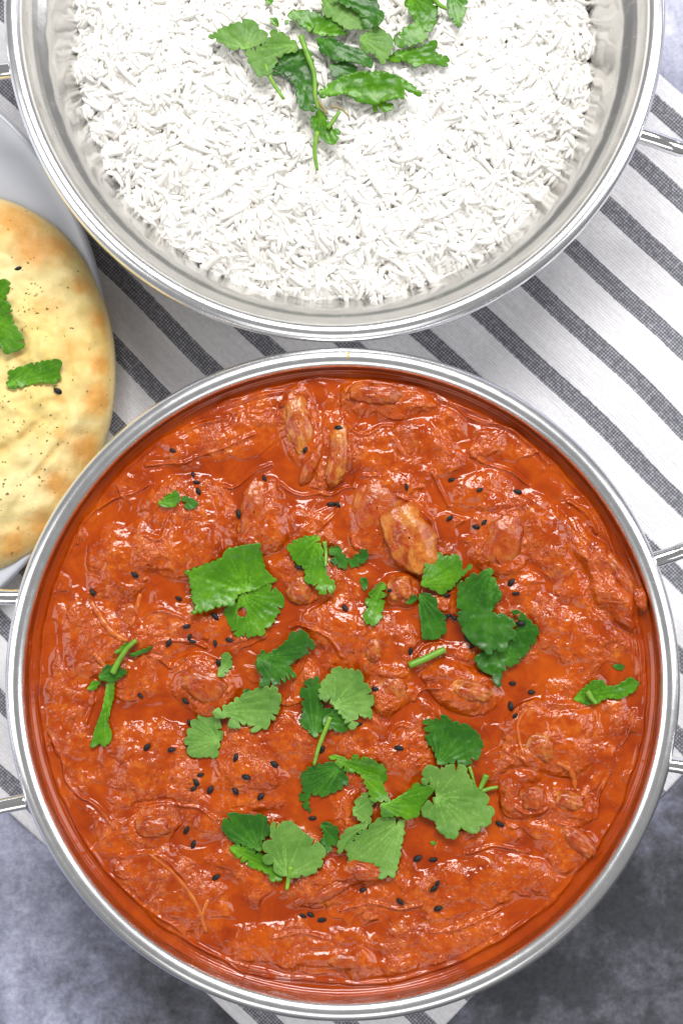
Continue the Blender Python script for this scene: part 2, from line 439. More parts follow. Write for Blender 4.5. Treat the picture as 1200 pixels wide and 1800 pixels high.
# ------------------------------------------------------------------ curry sauce height field (in photo pixels at sauce level)
ZS = 0.0505
GX0, GY0, GX1, GY1 = 20, 620, 1190, 1780
gx, gy = np.meshgrid(np.arange(GX0, GX1+1, dtype=np.float64), np.arange(GY0, GY1+1, dtype=np.float64), indexing='ij')
SCX, SCY, SR = 602.0, 1199.5, 545.0
def feature_mounds():
    # x, y, rx, ry, angle(deg, photo sense clockwise), height mm, sharpness
    return [
     (525, 745, 34, 66, -12, 1.2, 4), (578, 800, 40, 72, 10, 1.4, 3), (460, 905, 42, 78, 6, 1.6, 3),
     (690, 915, 74, 80, -30, 1.5, 3), (500, 940, 90, 60, -20, 1.0, 3), (680, 700, 75, 36, 3, 1.6, 4),
     (700, 800, 100, 62, 10, 1.0, 2.5), (330, 930, 92, 85, -30, 1.9, 3), (215, 990, 70, 62, -35, 1.9, 3),
     (885, 940, 62, 72, 25, 1.6, 3), (850, 860, 62, 40, -10, 1.5, 3), (975, 960, 42, 120, -30, 1.8, 2.5),
     (1060, 1010, 32, 110, -32, 2.6, 2.5), (900, 1080, 80, 90, 0, 0.9, 3), (1030, 1100, 85, 80, 0, 1.4, 2.5),
     (640, 1130, 110, 60, 8, 1.3, 2.5), (590, 1095, 92, 48, 12, 1.0, 3.5), (270, 1110, 110, 40, -10, 1.1, 2.5),
     (355, 1205, 62, 48, 15, 2.0, 2.5), (240, 1180, 68, 70, 0, 0.9, 2.5), (690, 1210, 48, 42, 0, 1.6, 2.5),
     (815, 1215, 72, 38, 14, 2.0, 2.5), (770, 1165, 70, 32, -10, 1.0, 3), (265, 1350, 85, 80, 10, 1.6, 2.5),
     (475, 1320, 100, 60, -15, 1.5, 2.5), (440, 1375, 75, 40, 15, 1.0, 3), (265, 1455, 46, 34, 0, 1.5, 2),
     (345, 1430, 100, 40, 10, 0.7, 4), (300, 1570, 110, 62, 30, 1.5, 3), (970, 1300, 88, 70, -15, 2.2, 2.5),
     (1000, 1415, 60, 38, 10, 1.8, 2.5), (920, 1400, 44, 40, 0, 1.6, 2.5), (1000, 1490, 62, 40, 30, 1.5, 2.5),
     (900, 1350, 50, 42, -10, 1.2, 3), (640, 1530, 42, 30, 10, 2.0, 2.5), (560, 1560, 80, 36, -22, 1.4, 2.5),
     (840, 1560, 150, 46, -12, 1.0, 2), (520, 1660, 150, 42, 4, 1.0, 2), (760, 1660, 150, 50, -10, 0.9, 2),
     (600, 1700, 120, 26, 0, 0.8, 2), (170, 1110, 50, 80, -10, 0.9, 2), (120, 1230, 40, 110, 5, 0.5, 2),
     (190, 1450, 42, 90, -25, 0.8, 2), (720, 1330, 44, 60, 5, 1.2, 2.5), (640, 1250, 60, 50, 0, 0.9, 2.5),
     (380, 770, 90, 44, -20, 0.8, 2.5), (450, 700, 120, 24, -10, 0.6, 2.5), (280, 850, 80, 40, -30, 0.6, 2.5),
     (760, 750, 60, 50, 20, 0.8, 2.5), (1075, 1290, 24, 80, 10, 0.9, 2), (690, 1420, 60, 40, 0, 0.9, 2),
     (540, 1500, 100, 50, 0, 0.6, 2), (430, 1540, 70, 40, 30, 0.9, 2.5), (150, 1330, 36, 60, 0, 0.8, 2),
     (540, 1010, 60, 40, 10, 1.6, 2.5), (700, 1040, 40, 34, 0, 1.6, 2.5), (1010, 1210, 60, 34, -10, 0.9, 2)]
RIDGES = [
 [(255,818),(300,815),(325,812),(350,800),(385,790),(420,775),(445,765)], [(175,893),(190,880),(215,872),(235,865),(262,850)],
 [(195,880),(160,900),(140,918),(135,940),(132,955)], [(395,855),(410,858),(430,840),(450,825),(475,815)],
 [(255,940),(275,950),(285,945),(290,925),(300,900),(312,880)], [(255,1085),(262,1078),(285,1075),(310,1083),(322,1090)],
 [(267,1133),(280,1127),(303,1125),(337,1130),(363,1138)], [(240,1167),(250,1157),(267,1155),(287,1162),(300,1173),(317,1158),(357,1153),(377,1163)],
 [(511,1104),(524,1099),(545,1104),(567,1113),(583,1128),(593,1141),(599,1155)], [(493,713),(503,702),(517,703),(530,713),(545,735)],
 [(602,733),(602,707),(610,687),(623,675),(650,667)], [(607,740),(627,760),(650,762),(670,748),(687,747)], [(690,772),(700,790),(707,797)],
 [(493,850),(510,863),(533,870),(560,867),(583,872),(607,860),(620,857),(630,837),(663,833)], [(697,870),(723,883),(743,900),(760,917),(767,943)],
 [(617,943),(623,960),(635,965)], [(767,698),(800,713),(820,730),(850,740),(880,745),(920,770),(965,815)],
 [(730,1152),(742,1138),(758,1132),(777,1130)], [(727,1234),(736,1219),(752,1212),(771,1211)], [(240,1420),(280,1415),(320,1417),(350,1420),(380,1440)],
 [(85,1290),(100,1320),(112,1345),(115,1370),(140,1400),(170,1415),(200,1455)], [(215,1505),(240,1500),(270,1502),(300,1520),(325,1545)],
 [(220,1565),(260,1600),(300,1625),(340,1660),(400,1690),(475,1715),(550,1725)], [(855,1330),(880,1320),(910,1330),(922,1345)],
 [(905,1418),(930,1430),(960,1422)], [(600,1732),(675,1728),(750,1713),(810,1690),(860,1660),(910,1630),(975,1580),(1015,1540)],
 [(1070,1365),(1055,1400),(1050,1440)], [(1118,1110),(1120,1160),(1125,1200)], [(1115,1250),(1105,1290),(1095,1310)],
 [(688,1300),(690,1285),(705,1275),(722,1280)], [(165,1200),(158,1240),(150,1270)], [(340,1010),(330,1040)], [(560,930),(590,905),(600,880)],
 [(830,800),(860,815),(900,830),(930,850)], [(790,890),(775,860),(760,830)], [(1000,880),(1030,900),(1050,935)], [(450,1255),(420,1240),(400,1215)],
 [(380,720),(420,705),(470,690),(520,680)], [(320,760),(350,745),(400,735)], [(600,1600),(650,1590),(700,1600),(740,1590)], [(820,1500),(870,1490),(930,1500)],
 [(480,1650),(530,1640),(580,1650)], [(760,1640),(820,1630),(880,1600)]]
def blur(A, n):
    for ax in (0, 1):
        for _ in range(2):
            k = 2*n+1; P = np.pad(A, [(n+1, n) if a == ax else (0, 0) for a in (0, 1)], mode='edge'); c = np.cumsum(P, ax)
            A = (c[k:] - c[:-k])/k if ax == 0 else (c[:, k:] - c[:, :-k])/k
    return A
def build_height():
    wx = 12*fbm(gx/80, gy/80, 41, 2); wy = 12*fbm(gx/80+9, gy/80+4, 43, 2)
    X = gx+wx; Y = gy+wy
    rad = np.hypot(gx-SCX, gy-SCY)
    inner = sstep(538, 510, rad)
    H = np.zeros_like(gx); Mk = np.zeros_like(gx)
    for (x, y, rx, ry, a, h, p) in feature_mounds():
        a = math.radians(a); rx *= 1.10; ry *= 1.10
        dx = X-x; dy = Y-y
        u = (dx*math.cos(a)+dy*math.sin(a))/rx; v = (-dx*math.sin(a)+dy*math.cos(a))/ry
        d = np.sqrt(u*u+v*v)
        m = np.clip(1-d**2.6, 0, 1)**1.15
        H = H + 1.45*h*m - 0.28*h*np.exp(-((d-1.10)/0.17)**2)
        Mk = np.maximum(Mk, np.clip(1-d**3, 0, 1))
    # soft round lumps of pulp, lying in clumps
    r = np.random.RandomState(21); B = np.zeros_like(gx)
    clump = fbm(gx/120, gy/120, 57, 2)
    for i in range(2600):
        x = r.uniform(60, 1150); y = r.uniform(660, 1745)
        if math.hypot(x-SCX, y-SCY) > 520: continue
        if clump[int(x)-GX0, int(y)-GY0] < r.uniform(-0.55, 0.25): continue
        rr = 5+30*r.rand()**3.2; e = r.uniform(1, 1.8); a = r.uniform(0, math.pi); R_ = int(rr*e)+2
        i0 = max(0, int(x)-GX0-R_); i1 = int(x)-GX0+R_; j0 = max(0, int(y)-GY0-R_); j1 = int(y)-GY0+R_
        dx = X[i0:i1, j0:j1]-x; dy = Y[i0:i1, j0:j1]-y
        u = (dx*math.cos(a)+dy*math.sin(a))/(rr*e); v = (-dx*math.sin(a)+dy*math.cos(a))/rr
        b = np.clip(1-(u*u+v*v), 0, 1)**1.2*rr*0.030*r.uniform(0.6, 1.1)
        B[i0:i1, j0:j1] = np.maximum(B[i0:i1, j0:j1], b) + 0.25*np.minimum(B[i0:i1, j0:j1], b)
    B = blur(B, 1)
    n = fbm(X/110, Y/90, 71, 3, 0.42)
    H = H + B*inner*(1-0.35*Mk) + 0.45*sum(sstep(t, t+0.12, n) for t in (-0.30, 0.12))*(1-0.5*Mk)
    # pools of oily sauce fill the hollows level
    pool = 0.16 + 0.30*fbm(gx/110, gy/110, 88, 3)
    w = 0.22; H = pool + w*np.logaddexp(0, (H-pool)/w)
    # fold lines
    for L in RIDGES:
        P = smooth_prof([(*p, 0) for p in L], 4); P = np.array([p[:2] for p in P])
        i0, j0 = np.maximum((P.min(0)-14-[GX0, GY0]).astype(int), 0); i1, j1 = (P.max(0)+14-[GX0, GY0]).astype(int)
        sx = gx[i0:i1, j0:j1]+0.25*wx[i0:i1, j0:j1]; sy = gy[i0:i1, j0:j1]+0.25*wy[i0:i1, j0:j1]; D = np.full(sx.shape, 1e9)
        for q0, q1 in zip(P[:-1], P[1:]):
            m = q1-q0; t = np.clip(((sx-q0[0])*m[0]+(sy-q0[1])*m[1])/(m@m+1e-9), 0, 1)
            D = np.minimum(D, np.hypot(sx-q0[0]-t*m[0], sy-q0[1]-t*m[1]))
        H[i0:i1, j0:j1] += 0.50*np.exp(-(D/2.6)**2) - 0.16*np.exp(-((D-7)/3.0)**2)
    g0 = sstep(0.12, 1.0, H-pool)
    H = H + (0.09*fbm(X/7, Y/7, 17, 3, 0.6) + 0.18*fbm(X/17, Y/17, 18, 2))*g0*inner
    grain = np.clip(g0*(0.62+0.7*fbm(gx/45, gy/45, 23, 3, 0.6)), 0, 1)
    th = np.arctan2(gy-SCY, gx-SCX)
    rim = (rad + 7*fbm(th*4, rad*0+2, 13, 3))
    H = H*(0.15+0.85*sstep(544, 519, rim))
    H = H + 0.8*np.exp(-((rim-533)/4.0)**2)*(0.35+0.65*sstep(-0.3, 0.4, fbm(th*5, rad*0, 14, 3))) - 0.3*sstep(532, 541, rim)
    H = H + 0.8*sstep(543, 551, rad)       # meniscus
    H = H + 2.3*np.exp(-(((gx-1118)/26)**2+((gy-1045)/42)**2))
    grain = grain*sstep(540, 522, rim); oil = np.clip(sstep(534, 543, rim)+0.35*(1-g0), 0, 1)
    return H*0.001 - 0.0020, np.clip(grain, 0, 1), oil, Mk
HF, GRAIN, OIL, MK = build_height()
def samp(A, px, py):
    x = np.clip(np.asarray(px, float)-GX0, 0, A.shape[0]-1.001); y = np.clip(np.asarray(py, float)-GY0, 0, A.shape[1]-1.001)
    i = x.astype(int); j = y.astype(int); fx = x-i; fy = y-j
    return (A[i, j]*(1-fx)*(1-fy)+A[i+1, j]*fx*(1-fy)+A[i, j+1]*(1-fx)*fy+A[i+1, j+1]*fx*fy)
def sauce_z(px, py): return ZS + samp(HF, px, py)

def build_sauce():
    n = 760
    a, b = np.meshgrid(np.linspace(-1, 1, n), np.linspace(-1, 1, n), indexing='ij')
    x = a*np.sqrt(1-b*b/2); y = b*np.sqrt(1-a*a/2)          # square -> disc
    zc = ZS; k = S*(HC-zc)/(HC-ZR)
    rr = 0.0003 + (cri*544/547)
    X = ccx + x*rr; Y = ccy + y*rr
    px = X/k+600; py = 900-Y/k
    Z = sauce_z(px, py)
    idx = np.arange(n*n).reshape(n, n)
    Q = np.stack([idx[:-1, :-1], idx[1:, :-1], idx[1:, 1:], idx[:-1, 1:]], -1).reshape(-1, 4)
    c = Vector((ccx, ccy, ZS))
    me = fast_mesh('curry_sauce', np.stack([X-c.x, Y-c.y, Z-c.z], -1).reshape(-1, 3), Q, M_SAUCE)
    attr(me, 'grain', samp(GRAIN, px, py).ravel()); attr(me, 'oil', 0.6*samp(OIL, px, py).ravel())
    o = bpy.data.objects.new('curry_sauce', me); COL.objects.link(o); o.location = c
    tag(o, 'glossy orange-red tomato curry sauce filling the lower steel bowl', 'curry sauce')
    return o
SAUCE = build_sauce()

# ------------------------------------------------------------------ chicken pieces
def blob(name, px, py, rx, ry, ang, h, sink, mat, seed, label, fib=1.0, zf=sauce_z, group=None, cat='chicken'):
    """lumpy fibrous lump; rx, ry in photo pixels, h (mm) its half thickness, sink mm below the surface"""
    nu, nv = 56, 34; ks = S*(HC-ZS)/(HC-ZR)
    th, ph = np.meshgrid(np.linspace(0, 2*math.pi, nu, endpoint=False), np.linspace(0.02, math.pi-0.02, nv), indexing='ij')
    x = np.sin(ph)*np.cos(th); y = np.sin(ph)*np.sin(th); z = np.cos(ph)
    n = fbm(x*1.6+z+seed*3.1, y*1.6-z*0.7+seed, seed, 3); f = fbm(x*2+seed, y*9+z*4, seed+5, 3, 0.6)
    r = 1+0.15*n+0.01*fib*f
    x = np.sign(x)*np.abs(x)**0.85*r; y = np.sign(y)*np.abs(y)**0.85*r; z = z*(1+0.16*fbm(x*1.6, y*1.6+seed, seed+9, 2)+0.05*fib*fbm(x*1.1+seed, y*6, seed+3, 2))
    a = -math.radians(ang); X = x*rx*ks; Y = y*ry*ks
    Xr = X*math.cos(a)-Y*math.sin(a); Yr = X*math.sin(a)+Y*math.cos(a)
    zc = float(zf(px, py)) - sink*0.001; c = W(px, py, zc)
    V = np.stack([Xr, Yr, z*h*0.001], -1).reshape(-1, 3)
    idx = np.arange(nu*nv).reshape(nu, nv); nx = np.roll(idx, -1, 0)
    Q = np.stack([idx[:, :-1], idx[:, 1:], nx[:, 1:], nx[:, :-1]], -1).reshape(-1, 4)
    me = fast_mesh(name, V, Q, mat)
    o = bpy.data.objects.new(name, me); COL.objects.link(o); o.location = c
    tag(o, label, cat, group)
    return o
CH = 'chicken pieces in the curry'
pieces = [
 (525, 745, 24, 54, -12, 2.6, 1.2, M_MEAT, 'long pale chicken piece standing upright near the top of the curry'),
 (592, 800, 19, 56, 8, 2.8, 1.0, M_MEAT, 'folded yellowish chicken strip with a black seed at its tip'),
 (548, 812, 14, 42, 25, 2.4, 1.2, M_MEATR, 'small reddish chicken sliver left of the folded yellowish strip'),
 (718, 945, 42, 68, -30, 3.4, 1.2, M_MEAT, 'large smooth yellow-orange chicken piece above the curled bright leaf'),
 (662, 893, 40, 50, 15, 2.4, 1.3, M_MEATR, 'dark orange hollowed chicken piece beside the large yellow-orange one'),
 (447, 900, 26, 56, 8, 2.4, 1.2, M_MEATR, 'upright oval chicken piece above the largest green leaf'),
 (660, 693, 48, 20, 4, 2.4, 1.0, M_MEATR, 'flat red chicken piece close to the top rim of the curry bowl'),
 (528, 1036, 22, 26, 20, 2.2, 0.6, M_MEAT, 'small orange chicken nub below the leaf with the yellow stem'),
 (703, 1034, 22, 22, 0, 2.2, 0.6, M_MEAT, 'small round yellow chicken nub carrying one black seed'),
 (656, 1140, 15, 24, 0, 2.0, 0.8, M_MEAT, 'tiny yellow chicken nub in the middle of the curry'),
 (690, 1208, 26, 22, 10, 2.2, 1.0, M_MEAT, 'orange chicken lump right of the pale leaf at the centre'),
 (828, 1214, 38, 20, 14, 2.4, 0.9, M_MEAT, 'brownish yellow chicken piece under the double dark leaf'),
 (360, 1205, 40, 30, 20, 2.6, 1.3, M_MEATR, 'orange domed chicken piece above the two pale leaves'),
 (948, 1312, 26, 26, 20, 2.6, 0.8, M_MEAT, 'frayed yellow chicken end in the lower right of the curry'),
 (1000, 1408, 28, 18, 10, 2.4, 0.7, M_MEAT, 'torn yellow chicken piece below the frayed one'),
 (935, 1402, 22, 24, 0, 2.2, 1.0, M_MEATR, 'reddish chicken nub left of the torn yellow piece'),
 (1015, 1478, 40, 18, 38, 2.2, 0.9, M_MEATR, 'pointed red chicken flake near the lower right rim'),
 (268, 1452, 32, 20, 0, 2.2, 1.0, M_MEATR, 'round chicken lump near the lower left rim'),
 (640, 1530, 34, 18, 12, 2.4, 0.8, M_MEATR, 'dark chicken lump peeking out under the lowest pale leaf'),
 (575, 1568, 46, 14, -25, 2.0, 0.8, M_MEATR, 'narrow slanting chicken piece below the lowest pale leaves'),
 (1090, 1015, 16, 50, -30, 3.0, 0.6, M_MEATR, 'long shred of chicken leaning against the right wall of the bowl'),
 (1122, 1052, 15, 24, -10, 3.0, 0.2, M_MEATR, 'rounded end of chicken pressed against the steel at the right'),
 (885, 950, 32, 46, 20, 2.2, 1.2, M_MEATR, 'smooth red chicken mound right of the paired black seeds'),
 (220, 1085, 22, 30, 30, 2.2, 1.0, M_MEATR, 'small chicken piece caught between the orange strands at the left'),
 (612, 1690, 40, 14, 5, 1.6, 0.9, M_MEATR, 'sunken brown chicken piece close to the bottom rim'),
]
for i, (x, y, rx, ry, a, h, s, m, lab) in enumerate(pieces):
    blob('chicken_piece', x, y, rx, ry, a, h, s, m, 100+i*7, lab, group=CH)

def strand(pts, r, label, mat=None, off=-0.0002):
    P = smooth_prof([(*p, 0) for p in pts], 5)
    Q = [W(p[0], p[1], float(sauce_z(p[0], p[1]))+off) for p in P]
    n = len(Q); rad = [r*(0.35+0.65*math.sin(math.pi*min(1, (i+1)/(n+1)))**0.5)*(1+0.2*math.sin(i*1.7)) for i in range(n)]
    o = tube('onion_strand', Q, rad, mat or M_STRAND, None, 8)
    recenter(o, Q[n//2]); tag(o, label, 'onion', 'orange strands in the curry')
strand([(160, 1057), (173, 1077), (190, 1103), (210, 1120), (225, 1127)], .0011, 'thick orange onion strand above the long narrow sprig at the left')
strand([(247, 1043), (240, 1070), (230, 1103)], .0008, 'short orange onion strand joining the thick one from the right')
strand([(262, 1500), (300, 1530), (330, 1565), (350, 1600), (360, 1640)], .0007, 'long curved onion strand near the lower left rim')
strand([(366, 1580), (356, 1612), (364, 1640)], .0008, 'short onion strand meeting the long curved one')
strand([(927, 1243), (910, 1270), (912, 1300), (920, 1327)], .0005, 'thin bowed onion strand left of the frayed chicken end')
strand([(1053, 1253), (1050, 1280), (1040, 1300)], .0005, 'thin onion strand right of the frayed chicken end')
strand([(977, 1340), (997, 1350), (1007, 1367), (1010, 1390)], .0010, 'hooked orange onion strand above the torn yellow chicken')
strand([(165, 1147), (176, 1160), (190, 1178)], .0009, 'stubby orange strand beside the top of the long narrow sprig')

def sauce_film():
    # thin film of sauce left on the inner wall just above the surface
    n = 420; th = np.linspace(0, 2*math.pi, n, endpoint=False)
    kf = cri/(547*S); r1 = (540*S*k_(kf))-0.00018
    top = np.clip(0.0038+0.0019*fbm(np.cos(th)*7, np.sin(th)*7, 19, 5, 0.6), 0.0022, 0.0065)
    rows = []
    for f in (0, 0.35, 0.7, 1.0):
        dd = 0.0063+(top-0.0063)*f
        wr = np.interp(dd, [0.0018, .0035, .006, .0085, .0105], [549, 548, 546, 541, 531])*S*kf
        rows.append(np.stack([ccx+(wr-0.00028*(1-f*0.8))*np.cos(th), ccy+(wr-0.00028*(1-f*0.8))*np.sin(th), ZR-dd], -1))
    V = np.stack(rows, 1).reshape(-1, 3); idx = np.arange(n*4).reshape(n, 4); nx = np.roll(idx, -1, 0)
    Q = np.stack([idx[:, :-1], nx[:, :-1], nx[:, 1:], idx[:, 1:]], -1).reshape(-1, 4)
    c = np.array([ccx, ccy, ZS]); me = fast_mesh('sauce_film', V-c, Q, mat_film())
    o = bpy.data.objects.new('sauce_film', me); COL.objects.link(o); o.parent = SAUCE
def k_(x): return x
def mat_film():
    m, nt, b = new_mat('oily_sauce_film'); co = coords(nt); L = nt.links.new
    n1 = noise(nt, co, 300, 4, 0.6); n2 = noise(nt, co, 60, 4, 0.6)
    L(ramp(nt, n2, [(0.3, (0.24, 0.030, 0.004)), (0.7, (0.42, 0.075, 0.006))]), b.inputs['Base Color'])
    b.inputs['Roughness'].default_value = 0.2
    L(ramp(nt, n1, [(0.3, g3(0.30)), (0.6, g3(0.75))]), b.inputs['Alpha'])
    return m
sauce_film()

# smear of sauce on the left wall, yellow stain on the top of the rim
def smear(name, pts, r, label, mat, cat):
    P = smooth_prof(pts, 5); Q = [W(*p) for p in P]; n = len(Q)
    o = tube(name, Q, [r*(0.4+0.6*math.sin(math.pi*(i+1)/(n+1)))*(1+0.35*math.sin(i*2.3)) for i in range(n)], mat, None, 8)
    recenter(o, Q[n//2]); tag(o, label, cat)
smear('sauce_smear', [(58, 1085, .0502), (53, 1110, .0500), (52, 1140, .0495), (49, 1165, .0490)], .0006, 'orange smear of sauce dried on the inner left wall of the curry bowl', M_SAUCE, 'sauce smear')
M_YEL = mat_plain('turmeric_yellow', (0.75, 0.38, 0.02), (0.80, 0.50, 0.05), 0.4)
smear('curry_drip', [(612, 619, .0542), (612, 624, .0551), (611, 629, .0551)], .0004, 'tiny yellow curry drip on the top of the steel rim', M_YEL, 'drip')

# ------------------------------------------------------------------ black onion seeds
def seed_mesh():
    bm = bmesh.new(); bmesh.ops.create_icosphere(bm, subdivisions=2, radius=1)
    for v in bm.verts:
        x, y, z = v.co
        tp = 1-0.38*max(0, x)**1.2                      # teardrop
        y *= 0.56*tp; z *= 0.46*tp
        q = math.atan2(z, y); f = 1-0.10*abs(math.sin(1.5*q)); y *= f; z *= f      # three-sided
        v.co = Vector((x*0.00132, y*0.00132, z*0.00132))
    me = bpy.data.meshes.new('nigella_seed'); bm.to_mesh(me); bm.free(); me.materials.append(M_SEED); me.shade_smooth()
    return me
SEEDS = [(304,792,20),(339,834,80),(346,848,10),(349,864,70),(465,841,60),(536,791,-60),(595,752,5),(577,835,-70),(591,820,60),(582,886,0),
 (594,887,60),(419,904,80),(237,1010,40),(163,1041,50),(314,1052,30),(328,1101,-10),(333,1120,-60),(339,1128,15),(297,1130,-60),(378,1083,50),
 (378,1131,80),(403,1125,10),(384,1165,70),(524,997,20),(714,856,80),(793,843,-20),(843,861,-20),(909,864,15),(790,911,-40),(836,926,10),
 (850,918,-40),(688,1037,-20),(606,1069,60),(898,1024,-50),(906,1043,0),(785,1047,-10),(914,1096,0),(799,1087,30),(787,1083,-20),(821,1123,60),
 (830,1135,-40),(721,1145,-80),(247,1223,40),(326,1232,40),(259,1313,-50),(302,1318,-10),(333,1270,70),(414,1332,-70),(482,1343,30),(433,1366,15),
 (353,1362,-15),(345,1375,50),(341,1386,-30),(370,1388,-60),(414,1391,50),(459,1400,-45),(328,1459,-60),(340,1484,-70),(380,1542,-30),(533,1610,30),
 (546,1608,30),(566,1617,0),(549,1438,0),(566,1318,-60),(659,1211,5),(631,1273,-10),(701,1315,10),(900,1201,0),(934,1217,0),(897,1241,80),
 (905,1258,-50),(878,1448,30),(734,1509,-30),(761,1511,0),(638,1564,-20),(703,1585,40),(768,1553,-60),(762,1562,-40),(770,1597,-20)]

# ------------------------------------------------------------------ coriander
def zoomed(pts, ox, oy, k): return [(ox+x/k, oy+y/k) for x, y in pts]
ZA = lambda p: zoomed(p, 300, 920, 3.75)
ZB = lambda p: zoomed(p, 600, 940, 3.158)
ZC = lambda p: zoomed(p, 300, 1180, 3.0)
ZD = lambda p: zoomed(p, 580, 1230, 3.75)
ZE = lambda p: zoomed(p, 350, 0, 2.553)
ZF = lambda p: zoomed(p, 0, 440, 2.905)
ZG = lambda p: zoomed(p, 130, 750, 3.0)
ZH = lambda p: zoomed(p, 900, 880, 3.0)

def toothed(poly, rnd, amp=2.0, step=11.0):
    amp *= 1.35; per = sum(math.hypot(poly[i][0]-poly[i-1][0], poly[i][1]-poly[i-1][1]) for i in range(len(poly)))
    deep = 1.0 + min(1.2, max(0, (per-130)/220))*(amp > 1.7); step *= 1+0.15*(deep-1)
    """rounded teeth with sharp notches between them along every edge"""
    n = len(poly); ar = sum(poly[i][0]*poly[(i+1) % n][1]-poly[(i+1) % n][0]*poly[i][1] for i in range(n))
    sg = 1 if ar > 0 else -1; out = []
    for i in range(n):
        (x0, y0), (x1, y1) = poly[i], poly[(i+1) % n]
        L = math.hypot(x1-x0, y1-y0); m = max(1, int(round(L/(step*rnd.uniform(0.8, 1.25)))))
        nx, ny = sg*(y1-y0)/(L+1e-9), -sg*(x1-x0)/(L+1e-9)
        out.append((x0, y0))
        cuts = [0]+[(j+rnd.uniform(-.22, .22))/m for j in range(1, m)]+[1]
        for j in range(m):
            w = rnd.uniform(0.35, 1.5)
            for t, g in ((0.30, 0.85), (0.58, 1.15), (0.80, 0.55)):
                f = cuts[j]+(cuts[j+1]-cuts[j])*t
                out.append((x0+(x1-x0)*f+nx*amp*w*g, y0+(y1-y0)*f+ny*amp*w*g))
            if j < m-1:
                f = cuts[j+1]; a = -amp*rnd.choice((0.3, 0.6, 1.0, 2.2*deep))*rnd.uniform(0.8, 1.2)
                out.append((x0+(x1-x0)*f+nx*a, y0+(y1-y0)*f+ny*a))
    return out
def in_poly(x, y, P):
    c = False; j = len(P)-1
    for i in range(len(P)):
        if (P[i][1] > y) != (P[j][1] > y) and x < (P[j][0]-P[i][0])*(y-P[i][1])/(P[j][1]-P[i][1])+P[i][0]: c = not c
        j = i
    return c

